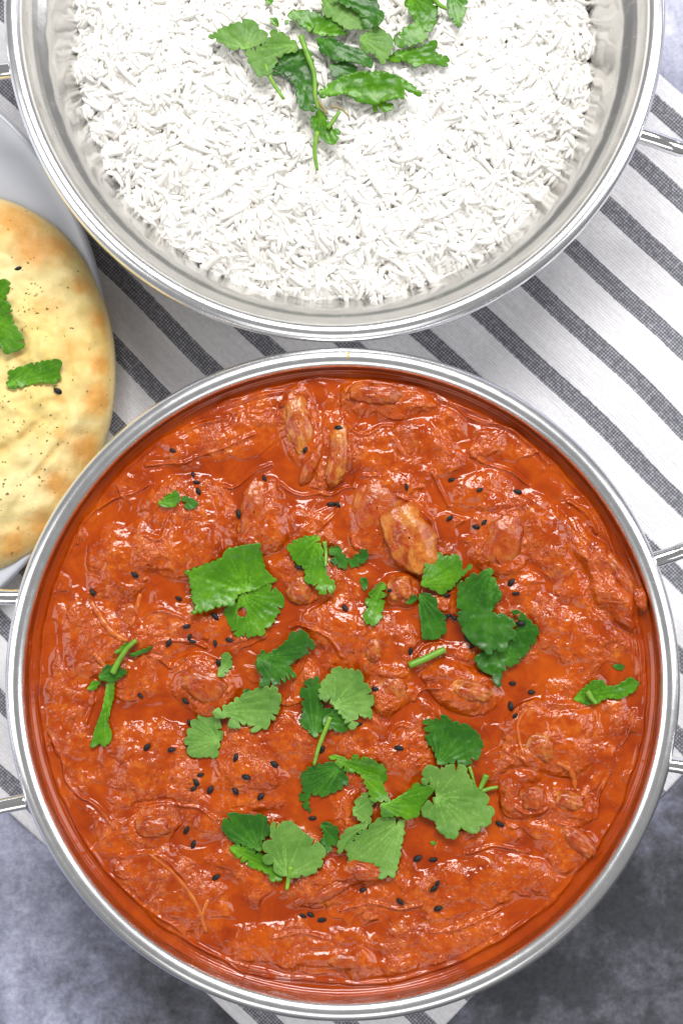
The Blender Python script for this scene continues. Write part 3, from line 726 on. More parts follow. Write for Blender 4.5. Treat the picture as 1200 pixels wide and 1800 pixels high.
LEAVES = []       # (footprint polygon, top z) for seeds that lie on leaves
def leaf_blade(name, poly, mat, seed, zf, parent=None, lift=0.9, curl=1.0, bend=None, base=0, teeth=1.8, hole=None, label=None, cat=None, group=None):
    rnd = random.Random(seed)
    out = toothed(poly, rnd, teeth) if teeth else poly
    xs = [p[0] for p in out]; ys = [p[1] for p in out]
    cx, cy = sum(xs)/len(xs), sum(ys)/len(ys); size = max(max(xs)-min(xs), max(ys)-min(ys))
    pts = [Vector(p) for p in out]; st = max(1.5, size/48); rs = np.random.RandomState(seed)
    GXX, GYY = np.meshgrid(np.arange(min(xs), max(xs), st), np.arange(min(ys), max(ys), st), indexing='ij')
    QX = (GXX+rs.uniform(-.3, .3, GXX.shape)*st).ravel(); QY = (GYY+rs.uniform(-.3, .3, GXX.shape)*st).ravel()
    ins = np.zeros(QX.shape, bool); O = np.array(out); O2 = np.roll(O, 1, 0)
    for (ax_, ay_), (bx_, by_) in zip(O, O2):
        if ay_ == by_: continue
        ins ^= ((ay_ > QY) != (by_ > QY)) & (QX < (bx_-ax_)*(QY-ay_)/(by_-ay_)+ax_)
    dm = np.min((QX[:, None]-O[None, :, 0])**2+(QY[:, None]-O[None, :, 1])**2, 1)
    ok = ins & (dm > (st*0.55)**2); pts += [Vector((a, b)) for a, b in zip(QX[ok], QY[ok])]
    r = delaunay_2d_cdt(pts, [], [list(range(len(out)))], 1, 1e-4)
    P = np.array([[v.x, v.y] for v in r[0]]); F = [f for f in r[2]]
    if hole: F = [f for f in F if math.hypot(P[f, 0].mean()-hole[0], P[f, 1].mean()-hole[1]) > hole[2]] if False else [f for f in F if math.hypot(sum(P[i, 0] for i in f)/3-hole[0], sum(P[i, 1] for i in f)/3-hole[1]) > hole[2]]
    bx, by = poly[base]
    # veins fan out from the base to the lobes
    tips = [p for p in poly if math.hypot(p[0]-bx, p[1]-by) > size*0.30][::1 if len(poly) < 22 else 2]
    vd = np.full(len(P), 1e9)
    for tx, ty in tips:
        mx, my = tx-bx, ty-by; L2 = mx*mx+my*my
        t = np.clip(((P[:, 0]-bx)*mx+(P[:, 1]-by)*my)/L2, 0, 0.92)
        ddx = P[:, 0]-bx-t*mx; ddy = P[:, 1]-by-t*my
        vd = np.minimum(vd, np.hypot(ddx, ddy) + 1.2*t)
    vein = np.exp(-(vd/1.1)**2)*0.8; broad = np.exp(-(vd/3.5)**2)
    # drape: partly follow what is beneath, arch along a random axis, ruffle
    hz = zf(P[:, 0], P[:, 1]); xx = (P[:, 0]-cx)/size; yy = (P[:, 1]-cy)/size
    A_ = np.stack([np.ones_like(xx), xx, yy, xx*xx, xx*yy, yy*yy], 1); co_ = np.linalg.lstsq(A_, hz, rcond=None)[0]
    hs = A_@co_; hz = hs + float(np.percentile(hz-hs, 80)); hc = float(np.percentile(hz, 70))
    ax = math.radians(bend if bend is not None else rnd.uniform(0, 180))
    u = ((P[:, 0]-cx)*math.cos(ax)+(P[:, 1]-cy)*math.sin(ax))/size; v = (-(P[:, 0]-cx)*math.sin(ax)+(P[:, 1]-cy)*math.cos(ax))/size
    sc = size/100.0
    z = 0.45*hz+0.55*hc + lift*0.001 + sc*0.001*curl*(5.0*(u*u) - 2.6*v*v*rnd.choice((1, -1, 1.5)) + 1.0*u*rnd.uniform(-1, 1))
    z = z + 0.001*sc*0.22*fbm(P[:, 0]/22+seed, P[:, 1]/22, seed, 3) - 0.00012*broad
    z = np.maximum(z, hz+0.0003)
    k = S*(HC-z)/(HC-ZR)
    V = np.stack([(P[:, 0]-600)*k, (900-P[:, 1])*k, z], -1)
    zc = float(z.mean()); c = np.array(W(cx, cy, zc))
    top = parent is None
    me = bpy.data.meshes.new(name)
    # blade with a real thickness
    th = 0.00022; n = len(V)
    edges = {}
    for f in F:
        for i in range(3):
            a, b = f[i], f[(i+1) % 3]; edges[(a, b)] = edges.get((a, b), 0)+1
    bd = [(a, b) for (a, b) in edges if (b, a) not in edges]
    V2 = V.copy(); V2[:, 2] -= th
    ref = c if top else np.array(parent.location)
    allF = [tuple(f)[::-1] for f in F] + [tuple(i+n for i in f) for f in F] + [(a, b, b+n, a+n) for a, b in bd]
    me.from_pydata([tuple(x) for x in (np.concatenate([V, V2])-ref)], [], allF); me.update()
    me.shade_smooth(); me.materials.append(mat)
    attr(me, 'vein', np.concatenate([vein, vein]))
    bm = bmesh.new(); bm.from_mesh(me); bmesh.ops.recalc_face_normals(bm, faces=bm.faces); bm.to_mesh(me); bm.free()
    o = bpy.data.objects.new(name, me); COL.objects.link(o)
    if top: o.location = c; tag(o, label, cat, group)
    else: o.parent = parent
    LEAVES.append((out, P, z))
    return o

def stem(pts, r, zf, parent=None, mat=None, lift=1.2, label=None, name='stem', taper=0.6):
    P = smooth_prof([(*p, 0) for p in pts], 6); n = len(P)
    zs = [max(float(zf(p[0], p[1])), float(zf(P[n//2][0], P[n//2][1]))-0.0006)+lift*0.001+r for p in P]
    zs = np.convolve(np.pad(zs, 2, mode='edge'), np.ones(5)/5, 'valid')
    Q = [np.array(W(p[0], p[1], z)) for p, z in zip(P, zs)]
    ref = np.array(parent.location) if parent else np.zeros(3)
    o = tube(name, [q-ref for q in Q], [r*(1-(1-taper)*i/n) for i in range(n)], mat or M_STEM, None, 8)
    if parent: o.parent = parent
    else:
        recenter(o, Q[n//2]); tag(o, label, 'coriander', 'chopped coriander stems')
    return o

GC = 'chopped coriander on the curry'; GR = 'chopped coriander on the rice'; GN = 'chopped coriander on the naan'
def leaf_thing(label, blades, stems=(), zf=sauce_z, group=GC, seed=0):
    """blades: list of (poly, mat, opts); a thing is a mesh when it is one blade, else an Empty with parts"""
    if len(blades) == 1 and not stems:
        p, m, kw = blades[0]
        return leaf_blade('coriander_leaf', p, m, seed, zf, None, label=label, cat='coriander', group=group, **kw)
    x = sum(p[0] for p in blades[0][0])/len(blades[0][0]); y = sum(p[1] for p in blades[0][0])/len(blades[0][0])
    root = empty('coriander_sprig', W(x, y, float(zf(x, y)))); tag(root, label, 'coriander', group)
    for i, (p, m, kw) in enumerate(blades): leaf_blade('leaflet', p, m, seed+i*5, zf, root, **kw)
    for s in stems: stem(s[0], s[1], zf, root, s[2] if len(s) > 2 else None, s[3] if len(s) > 3 else 1.2)
    return root

K = dict
leaf_thing('largest bright green coriander leaf, holed and folded, left of the curry centre', [
  (ZA([(460,470),(520,420),(640,400),(705,440),(745,480),(748,540),(700,600),(670,660),(615,690),(610,740),(570,735),(530,745),(430,740),(400,690),(365,620),(350,570),(420,550)]), M_LM, K(lift=0.8, base=0, hole=(425.5,1076,8.5), bend=60)),
  (ZA([(90,320),(215,275),(340,225),(370,170),(480,145),(588,128),(605,230),(620,300),(700,380),(640,400),(560,440),(500,450),(440,470),(415,550),(340,540),(250,575),(135,600),(165,540),(140,500),(130,400),(120,345)]), M_LM, K(lift=2.0, base=11, curl=1.3, bend=100, teeth=1.2)),
  ], seed=11)
leaf_thing('torn mid-green leaf with a yellow stem, above the centre of the curry', [
  (ZA([(765,155),(830,110),(900,85),(975,85),(990,150),(1010,260),(1030,340),(1080,400),(1075,450),(1000,468),(930,400),(885,385),(890,300),(820,250)]), M_LM, K(lift=1.0, base=3))],
  [([ZA([(1012,118)])[0], ZA([(1022,200)])[0], ZA([(1020,285)])[0]], 0.0007)], seed=12)
leaf_thing('small curly coriander scrap right of the yellow-stemmed leaf', [
  ([(578,965),(595,960),(600,975),(620,985),(640,965),(646,970),(644,985),(625,995),(600,998),(585,990)], M_LD, K(lift=0.5, teeth=2.4))], seed=13)
leaf_thing('twisted dark green leaf below the largest leaf', [
  (ZA([(570,890),(610,830),(625,870),(700,830),(770,770),(790,715),(880,710),(940,790),(950,820),(880,870),(820,900),(770,940),(800,970),(830,1010),(700,1060),(585,1080),(610,1010),(570,960)]), M_LD, K(lift=1.6, curl=1.8, bend=40))], seed=14)
leaf_thing('tiny pale coriander scrap touching a black seed, left of centre', [
  (ZA([(310,1010),(320,940),(355,850),(395,870),(405,930),(350,1010)]), M_LP, K(lift=0.5))], seed=15)
leaf_thing('wedge-shaped pale leaf pointing left, below the twisted dark leaf', [
  (ZC([(230,205),(300,180),(400,110),(480,88),(550,80),(585,140),(570,210),(545,260),(525,240),(510,305),(480,300),(430,325),(400,270),(350,300),(300,290),(320,240),(260,250),(225,230)]), M_LP, K(lift=1.4, base=0, bend=150))], seed=16)
leaf_thing('leftmost pale leaf of the central pair, with a squared lower edge', [
  (ZC([(145,225),(175,240),(230,230),(265,280),(275,340),(255,370),(250,450),(130,455),(85,430),(95,390),(70,370),(90,340),(85,310),(115,300),(105,260),(150,265)]), M_LP, K(lift=1.0, base=5))], seed=17)
leaf_thing('double coriander sprig, one leaflet pale, one dark, at the centre of the curry', [
  (ZC([(720,45),(780,30),(785,130),(800,200),(860,200),(830,280),(760,350),(720,310),(685,270),(700,190),(680,110)]), M_LD, K(lift=0.8, base=6)),
  (ZC([(800,260),(870,190),(940,230),(970,290),(900,320),(820,300)]), M_LD, K(lift=1.0)),
  (ZC([(780,140),(790,60),(870,-20),(1000,0),(1015,60),(1050,90),(1070,150),(1050,190),(1060,245),(1010,240),(985,220),(980,290),(950,310),(900,230),(860,180),(800,150)]), M_LP, K(lift=2.0, base=14, bend=120))],
  [([ZC([(840,240)])[0], ZC([(815,310)])[0], ZC([(780,400)])[0], ZC([(755,495)])[0]], 0.0008)], seed=18)
leaf_thing('dark hooked leaf below the central double sprig', [
  (ZC([(685,545),(740,505),(830,480),(900,500),(940,580),(880,625),(810,660),(740,640),(720,680),(740,745),(700,720),(680,660),(700,610),(690,570)]), M_LD, K(lift=0.9, base=3))], seed=19)
leaf_thing('bright twisted sprig bending downward right of the dark hooked leaf', [
  (ZC([(830,450),(890,445),(960,480),(960,440),(1050,460),(1130,510),(1140,570),(1100,590),(1010,540),(940,530),(880,500)]), M_LM, K(lift=1.4, curl=1.6)),
  (ZC([(1000,545),(1090,550),(1120,600),(1160,690),(1060,685),(1030,600)]), M_LM, K(lift=2.0, curl=1.4, teeth=1.0))], seed=20)
leaf_thing('dark round leaf in the lower left cluster', [
  (ZC([(270,800),(320,745),(400,755),(490,760),(510,800),(525,850),(480,890),(475,950),(400,920),(330,900),(290,860)]), M_LD, K(lift=0.9, base=7))], seed=21)
leaf_thing('narrow mid-green leaf tucked under the scalloped pale leaf', [
  (ZC([(310,930),(340,915),(420,930),(480,960),(540,1030),(590,1100),(530,1110),(520,1070),(420,1030),(340,970)]), M_LM, K(lift=0.8))], seed=22)
leaf_thing('scalloped pale leaf with a short stem, lowest of the curry garnish', [
  (ZC([(600,790),(660,810),(700,850),(790,910),(820,960),(790,990),(800,1020),(740,1070),(650,1090),(610,1080),(560,1070),(540,1030),(550,1000),(500,1020),(480,980),(520,960),(485,940),(490,900),(540,890),(525,850),(530,800),(580,810)]), M_LP, K(lift=1.7, base=9, bend=20))],
  [([ZC([(632,1030)])[0], ZC([(622,1090)])[0], ZC([(612,1150)])[0]], 0.0009)], seed=23)
leaf_thing('small dull green leaf between the two lowest pale leaves', [
  (ZC([(790,810),(830,795),(880,830),(875,900),(830,960),(790,900),(810,850)]), M_LD, K(lift=1.0))], seed=24)
leaf_thing('dark fan-shaped leaf with a seed on it, above the big pale lobed leaf', [
  (ZD([(615,135),(680,140),(760,100),(800,150),(900,160),(970,220),(1005,290),(985,370),(910,430),(780,420),(710,430),(690,350),(640,270)]), M_LD, K(lift=1.0, base=10))], seed=25)
leaf_thing('largest pale lobed leaf with stem stubs, lower right of the garnish', [
  (ZD([(640,430),(690,440),(720,470),(780,430),(880,430),(920,520),(940,560),(1000,600),(1050,650),(1030,700),(1080,720),(1060,780),(1040,830),(980,830),(970,880),(900,870),(850,830),(840,900),(790,915),(750,890),(710,860),(690,800),(640,780),(600,740),(620,690),(700,640),(690,590),(600,550),(620,510),(600,490)]), M_LP, K(lift=1.8, base=25, bend=45))],
  [([ZD([(915,440)])[0], ZD([(935,500)])[0], ZD([(950,560)])[0]], 0.0006), ([ZD([(1030,495)])[0], ZD([(1008,545)])[0], ZD([(985,592)])[0]], 0.0010), ([ZD([(1000,602)])[0], ZD([(1050,585)])[0], ZD([(1105,575)])[0]], 0.0007)], seed=26)
leaf_thing('bright folded leaf with orange sauce on its tip, left of the largest pale leaf', [
  (ZD([(330,690),(400,670),(500,610),(560,550),(640,560),(690,590),(650,640),(600,700),(580,770),(500,795),(470,770),(340,775)]), M_LM, K(lift=2.4, base=0, teeth=0.8, bend=-20))], seed=27)
leaf_thing('pale wedge sprig with a narrow side leaflet, above the dark chicken lump', [
  (ZD([(45,950),(110,850),(190,820),(250,820),(150,930),(60,1020)]), M_LP, K(lift=1.2, base=3)),
  (ZD([(105,970),(200,890),(290,810),(350,775),(490,795),(480,900),(455,1050),(420,1180),(380,1155),(340,1185),(300,1150),(290,1070),(220,1090),(180,1060),(140,1080),(120,1040)]), M_LP, K(lift=1.7, base=4, bend=60))], seed=28)
leaf_thing('small grey-green leaf above the pale wedge sprig', [
  (ZD([(150,740),(180,650),(230,615),(285,650),(265,820),(200,800)]), M_LP, K(lift=1.0))], seed=29)
leaf_thing('curled lime-green leaf, brightest in the curry, right of centre', [
  (ZB([(440,280),(470,150),(540,95),(570,120),(620,110),(650,115),(670,160),(665,210),(715,160),(725,180),(650,250),(620,290),(560,335),(520,310)]), M_LM, K(lift=2.2, curl=2.0, base=0, bend=0, teeth=1.0))], seed=30)
leaf_thing('lower dark leaf of the overlapping pair at the right', [
  (ZB([(740,680),(790,640),(830,600),(900,600),(960,540),(1000,480),(940,420),(1000,430),(1090,520),(1080,570),(1030,650),(960,720),(890,760),(880,845),(850,830),(835,780),(770,750),(750,710)]), M_LD, K(lift=1.0, base=4))], seed=31)
leaf_thing('upper broad dark leaf of the overlapping pair at the right', [
  (ZB([(650,270),(740,210),(750,240),(780,200),(830,185),(860,270),(890,345),(850,390),(825,435),(900,440),(960,480),(965,560),(925,590),(915,640),(880,650),(830,630),(830,670),(790,640),(720,600),(680,550),(650,480),(640,380)]), M_LD, K(lift=2.0, base=4, teeth=1.3, bend=70))], seed=32)
leaf_thing('dull dark upright leaf scrap left of the broad dark pair', [
  (ZB([(430,330),(480,325),(530,360),(530,410),(575,450),(580,540),(520,580),(450,580),(440,480),(430,420)]), M_LD, K(lift=0.8, teeth=1.2))], seed=33)
leaf_thing('slim upright leaf scrap left of the round yellow chicken nub', [
  (ZB([(240,270),(235,390),(215,470),(180,505),(130,480),(125,430),(160,400),(130,380),(165,310),(200,275)]), M_LM, K(lift=0.8))], seed=34)
leaf_thing('tiny square leaf crumb above the slim upright scrap', [
  (ZB([(105,240),(140,240),(145,290),(125,310),(110,280)]), M_LD, K(lift=0.4, teeth=0.8))], seed=35)
leaf_thing('tiny leaf crumb right of the round yellow chicken nub', [
  (ZB([(355,380),(400,330),(425,350),(390,385)]), M_LD, K(lift=0.4, teeth=0.8))], seed=36)
leaf_thing('wavy leaf strip lying near the right wall of the curry bowl', [
  (ZH([(320,1050),(350,1010),(420,950),(470,945),(500,980),(560,970),(620,930),(670,960),(640,1010),(560,1050),(500,1040),(440,1075),(380,1075)]), M_LM, K(lift=1.0, teeth=1.0))],
  [([ZH([(395,1005)])[0], ZH([(415,1040)])[0], ZH([(440,1070)])[0]], 0.0009)], seed=37)
leaf_thing('tiny dark leaf crumb just above the wavy strip at the right', [
  (ZH([(525,870),(560,860),(590,870),(580,895),(545,890)]), M_LD, K(lift=0.4, teeth=0.6))], seed=38)
leaf_thing('small two-lobed leaf at the upper left of the curry', [
  (ZG([(445,400),(480,370),(545,340),(560,370),(550,400),(500,425),(455,415)]), M_LM, K(lift=0.6)),
  (ZG([(570,370),(610,375),(655,400),(640,430),(600,435)]), M_LD, K(lift=0.6))], seed=39)
leaf_thing('long narrow sprig with a broad foot at the left side of the curry', [
  (ZG([(85,1690),(110,1600),(150,1490),(175,1350),(215,1340),(210,1420),(180,1560),(200,1620),(195,1660),(160,1690),(135,1670),(110,1690)]), M_LM, K(lift=1.0, teeth=0.6, base=3, curl=0.5)),
  (ZG([(130,1320),(160,1270),(220,1250),(280,1290),(260,1310),(215,1345),(160,1340)]), M_LD, K(lift=1.4)),
  (ZG([(70,1385),(100,1340),(145,1345),(110,1390)]), M_LM, K(lift=0.8, teeth=0.6)),
  (ZG([(290,1200),(350,1180),(415,1155),(390,1185),(310,1215)]), M_LD, K(lift=1.0, teeth=0.6)),
  (ZG([(215,1190),(260,1150),(330,1125),(300,1170),(220,1200)]), M_LM, K(lift=1.0, teeth=0.6))],
  [([ZG([(205,1300)])[0], ZG([(235,1240)])[0], ZG([(280,1170)])[0], ZG([(330,1125)])[0]], 0.0010)], seed=40)
stem([ZB([(375,725)])[0], ZB([(470,685)])[0], ZB([(575,635)])[0]], 0.0011, sauce_z, None, None, 0.4, 'short cut green coriander stem lying left of the broad dark leaf pair', 'coriander_sprig', 0.9)
leaf_thing('tiny leaf crumb on the left edge of the wedge-shaped pale leaf', [
  (ZC([(380,100),(400,92),(425,105),(410,130),(390,125)]), M_LD, K(lift=0.5, teeth=0.6))], seed=41)
leaf_thing('tiny oval leaf crumb below the largest pale lobed leaf', [
  (ZD([(660,935),(690,932),(700,950),(670,960)]), M_LM, K(lift=0.4, teeth=0.4))], seed=42)

# ---- seeds, once the leaves are down (some lie on leaves)
def leaf_top(px, py):
    z = -1
    for out, P, zz in LEAVES:
        if in_poly(px, py, out):
            i = np.argmin((P[:, 0]-px)**2+(P[:, 1]-py)**2); z = max(z, float(zz[i]))
    return z
LM = [(415,1030,'the largest bright leaf'),(548,995,'the yellow-stemmed leaf'),(500,1155,'the twisted dark leaf'),(440,1248,'the wedge-shaped pale leaf'),
 (360,1293,'the squared pale leaf'),(590,1230,'the central double sprig'),(570,1370,'the dark hooked leaf'),(430,1460,'the dark round leaf'),(515,1490,'the scalloped pale leaf'),
 (795,1305,'the dark fan-shaped leaf'),(805,1405,'the largest pale lobed leaf'),(655,1490,'the pale wedge sprig'),(782,1008,'the lime-green curled leaf'),(850,1060,'the broad dark leaf pair'),
 (760,1085,'the dull upright scrap'),(658,1063,'the slim upright scrap'),(1065,1213,'the wavy strip at the right'),(312,880,'the small two-lobed leaf'),(190,1250,'the long narrow sprig'),
 (585,800,'the folded yellow chicken strip'),(720,950,'the large yellow chicken piece'),(525,745,'the long pale chicken piece'),(447,900,'the upright oval chicken piece'),(885,950,'the smooth red chicken mound'),
 (268,1452,'the round chicken lump'),(350,1610,'the long curved onion strand'),(828,1214,'the brownish yellow chicken piece')]
def direction(dx, dy):
    a = math.degrees(math.atan2(-dy, dx)) % 360
    return ['right of', 'up and right of', 'above', 'up and left of', 'left of', 'down and left of', 'below', 'down and right of'][int((a+22.5)//45) % 8]
ORD = ['', 'second nearest ', 'third nearest ', 'fourth nearest ', 'fifth nearest ', 'sixth nearest ']
def seed_labels():
    rows = []
    for i, (x, y, a) in enumerate(SEEDS):
        d, nm, dr = min((math.hypot(x-lx, y-ly), nm, direction(x-lx, y-ly)) for lx, ly, nm in LM)
        rows.append((nm, dr, d, i))
    lab = {}; groups = {}
    for nm, dr, d, i in rows: groups.setdefault((nm, dr), []).append((d, i))
    for (nm, dr), l in groups.items():
        l.sort()
        for r, (d, i) in enumerate(l):
            short = nm[4:]
            if len(l) == 1: lab[i] = f'lone black nigella seed {dr} the {short}'
            else: lab[i] = f'{"nearest " if r == 0 else ORD[r]}black nigella seed {dr} the {short}'
    return lab
SL = seed_labels(); SM = seed_mesh()
def put_seed(px, py, ang, z, label, group, sc=1.0):
    o = bpy.data.objects.new('nigella_seed', SM); COL.objects.link(o)
    o.location = W(px, py, z); o.rotation_euler = (rng.uniform(-.4, .4), rng.uniform(-.25, .25), -R(ang)+math.pi*rng.choice((0, 1)))
    s = sc*rng.uniform(0.82, 1.22); o.scale = (s, s*rng.uniform(0.9, 1.15), s)
    tag(o, label, 'seed', group)
for i, (x, y, a) in enumerate(SEEDS):
    z = max(leaf_top(x, y), float(sauce_z(x, y))) + 0.00042
    put_seed(x, y, a, z, SL[i], 'black nigella seeds on the curry')

# ------------------------------------------------------------------ rice
ZRB = 0.0300
RC = (rcx-0.0012, rcy-0.0046)
def rice_h(X, Y):
    dx = X-RC[0]; dy = Y-RC[1]; r = np.hypot(dx, dy); th = np.arctan2(dy, dx)
    rr = 0.0830*(1+0.050*fbm(th*1.6+4, r*0, 61, 3)+0.036*fbm(th*7, r*0, 62, 2))
    t = np.clip(r/rr, 0, 1.3)
    h = ZRB-0.005 + 0.0215*(1-np.clip(t, 0, 1)**3.0) + 0.0013*fbm(X*80, Y*80, 55, 2)+0.0007*fbm(X*230, Y*230, 56, 2)
    return h, t
def rice_smooth(X, Y):
    t = np.clip(np.hypot(X-RC[0], Y-RC[1])/0.0822, 0, 1)
    return ZRB-0.005+0.0215*(1-t**3.0)
def rice_z(px, py):
    px = np.asarray(px, float); py = np.asarray(py, float)
    z = np.full(px.shape, ZRB+0.015)
    for _ in range(4):
        k = S*(HC-z)/(HC-ZR); z = rice_smooth((px-600)*k, (900-py)*k)
    return z + 0.0024
def grain_template(nl, ns, bendy):
    V = []; 
    for i in range(nl):
        t = i/(nl-1); x = (t-0.5)
        w = max(0.5, math.sin(math.pi*(0.10+0.80*t))**0.40) if 0 < i < nl-1 else 0.42
        for k in range(ns):
            a = 2*math.pi*k/ns; V.append((x, w*0.5*math.cos(a)+bendy*(4*x*x-0.5), w*0.5*math.sin(a)))
    F = []
    for i in range(nl-1):
        for k in range(ns): F.append((i*ns+k, i*ns+(k+1) % ns, (i+1)*ns+(k+1) % ns, (i+1)*ns+k))
    c0 = len(V); V.append((-0.515, bendy*0.5, 0)); V.append((0.515, bendy*0.5, 0))
    for k in range(ns):
        F.append((k, c0, c0, (k+1) % ns)); F.append(((nl-1)*ns+(k+1) % ns, c0+1, c0+1, (nl-1)*ns+k))
    return np.array(V), F
def build_rice():
    root = empty('rice_mound', (RC[0], RC[1], ZRB)); tag(root, 'mound of fluffy white basmati rice in the upper steel bowl', 'rice')
    # solid core so that nothing shows between grains
    n = 160
    a, b = np.meshgrid(np.linspace(-1, 1, n), np.linspace(-1, 1, n), indexing='ij')
    x = a*np.sqrt(1-b*b/2)*0.0785; y = b*np.sqrt(1-a*a/2)*0.0785
    Z, _t = rice_h(RC[0]+x, RC[1]+y); Z = Z-0.0011
    idx = np.arange(n*n).reshape(n, n)
    Q = np.stack([idx[:-1, :-1], idx[1:, :-1], idx[1:, 1:], idx[:-1, 1:]], -1).reshape(-1, 4)
    me = fast_mesh('packed_rice', np.stack([x, y, Z-ZRB], -1).reshape(-1, 3), Q, M_RICE)
    o = bpy.data.objects.new('packed_rice', me); COL.objects.link(o); o.parent = root; o['kind'] = 'stuff'
    r = np.random.RandomState(5)
    def place(nn, rmax, top):
        out = []
        while len(out) < nn:
            rad = rmax*0.957*math.sqrt(r.rand()); th = r.rand()*2*math.pi
            X = RC[0]+rad*math.cos(th); Y = RC[1]+rad*math.sin(th)
            if top and Y > 0.150: continue
            out.append((X, Y))
        return np.array(out)
    def xf(XY, up):
        m = len(XY); h, t = rice_h(XY[:, 0], XY[:, 1])
        L = r.uniform(0.0072, 0.0104, m); Wd = r.uniform(0.00165, 0.00215, m); yaw = r.uniform(0, 2*math.pi, m)
        # clumps of grains share a direction
        yaw = yaw*0.5 + 2.6*gnoise(XY[:, 0]*55+3, XY[:, 1]*55, 77)
        pitch = r.normal(0, 0.13, m)
        e = 0.0015
        hx = (rice_h(XY[:, 0]+e, XY[:, 1])[0]-rice_h(XY[:, 0]-e, XY[:, 1])[0])/(2*e); hy = (rice_h(XY[:, 0], XY[:, 1]+e)[0]-rice_h(XY[:, 0], XY[:, 1]-e)[0])/(2*e)
        sl = np.clip(hx*np.cos(yaw)+hy*np.sin(yaw), -0.9, 0.9)
        pitch = pitch+np.arctan(sl)
        z = h + r.uniform(-0.0008, 0.0008, m) + up
        return L, Wd, yaw, pitch, z
    def bake(XY, up, tmpl):
        L, Wd, yaw, pitch, z = xf(XY, up); V0, F = tmpl; m = len(XY)
        x = V0[:, 0][None]*L[:, None]; y = V0[:, 1][None]*Wd[:, None]; zz = V0[:, 2][None]*Wd[:, None]*0.9
        cp, sp = np.cos(pitch)[:, None], np.sin(pitch)[:, None]
        x2 = x*cp-zz*sp; z2 = x*sp+zz*cp
        cy_, sy_ = np.cos(yaw)[:, None], np.sin(yaw)[:, None]
        X = x2*cy_-y*sy_+XY[:, 0][:, None]; Y = x2*sy_+y*cy_+XY[:, 1][:, None]
        return np.stack([X-RC[0], Y-RC[1], z2+z[:, None]-ZRB], -1)
    Vs = []; Qs = []; off = 0
    for bend_ in (0.0, 0.25, -0.3, 0.5):
        tm = grain_template(5, 6, bend_); F = np.array([f if len(f) == 4 else f for f in tm[1]])
        XY = place(3000, 0.0856, False); V = bake(XY, 0.0, tm); nv = V.shape[1]
        base = (np.arange(len(XY))*nv)[:, None, None]+off
        Vs.append(V.reshape(-1, 3)); Qs.append((F[None]+base).reshape(-1, 4)); off += V.shape[0]*nv
    V = np.concatenate(Vs); Q = np.concatenate(Qs)
    # degenerate quads at the tips -> triangles
    deg = Q[:, 1] == Q[:, 2]
    tris = Q[deg][:, [0, 1, 3]]; quads = Q[~deg]
    loops = np.concatenate([quads.ravel(), tris.ravel()]).astype(np.int32)
    starts = np.concatenate([np.arange(0, quads.size, 4), quads.size+np.arange(0, tris.size, 3)]).astype(np.int32)
    me = bpy.data.meshes.new('loose_rice'); me.vertices.add(len(V)); me.vertices.foreach_set('co', V.astype(np.float32).ravel())
    me.loops.add(len(loops)); me.loops.foreach_set('vertex_index', loops)
    me.polygons.add(len(starts)); me.polygons.foreach_set('loop_start', starts)
    me.update(calc_edges=True); me.validate(); me.shade_smooth(); me.materials.append(M_RICE)
    o = bpy.data.objects.new('loose_rice', me); COL.objects.link(o); o.parent = root; o['kind'] = 'stuff'
    # 298 top grains as parts, meshes shared
    gm = []
    for bd in (0.0, 0.3, -0.35, 0.5, -0.15):
        V0, F = grain_template(7, 8, bd); F = [tuple(dict.fromkeys(f)) for f in F]
        g = bpy.data.meshes.new('rice_grain'); g.from_pydata([tuple(v) for v in V0], [], F); g.update(); g.shade_smooth(); g.materials.append(M_RICE); gm.append(g)
    XY = place(270, 0.082, True); L, Wd, yaw, pitch, z = xf(XY, 0.0010)
    spec = [(XY[i, 0], XY[i, 1], z[i], L[i], Wd[i], yaw[i], pitch[i]) for i in range(len(XY))]
    # grains sticking out round the edge, as in the photograph
    for (px, py, ang, ln) in [(118,82,25,52),(330,465,35,55),(905,402,-30,75),(893,385,-35,60),(870,420,-70,55),(1020,195,-22,48),(1010,225,-40,50),
        (440,488,75,45),(400,490,-15,48),(470,500,40,48),(520,515,20,50),(548,520,75,40),(590,522,-5,56),(640,518,0,56),(680,512,-12,48),(730,500,0,50),
        (775,490,-20,60),(810,480,-5,52),(162,265,50,55),(175,300,30,40),(290,425,50,42),(245,375,-70,34),(940,330,-40,60),(965,300,-40,55),(985,305,-10,44),
        (150,240,10,44),(1010,60,-80,50),(1022,85,60,44)]:
        zz = 0.0285; k = S*(HC-zz)/(HC-ZR); p = W(px, py, zz)
        spec.append((p[0], p[1], zz, ln*k*1.0, 0.0017 if ln < 58 else 0.0022, -R(ang), 0.05))
    for i, (X, Y, z_, l, w, ya, pi) in enumerate(spec):
        g = bpy.data.objects.new('rice_grain', gm[i % 5]); COL.objects.link(g); g.parent = root
        g.location = (X-RC[0], Y-RC[1], z_-ZRB); g.rotation_euler = (0, -pi, ya); g.scale = (l, w, w*0.9)
        g.rotation_euler = (Matrix.Rotation(ya, 3, 'Z') @ Matrix.Rotation(-pi, 3, 'Y')).to_euler()
build_rice()

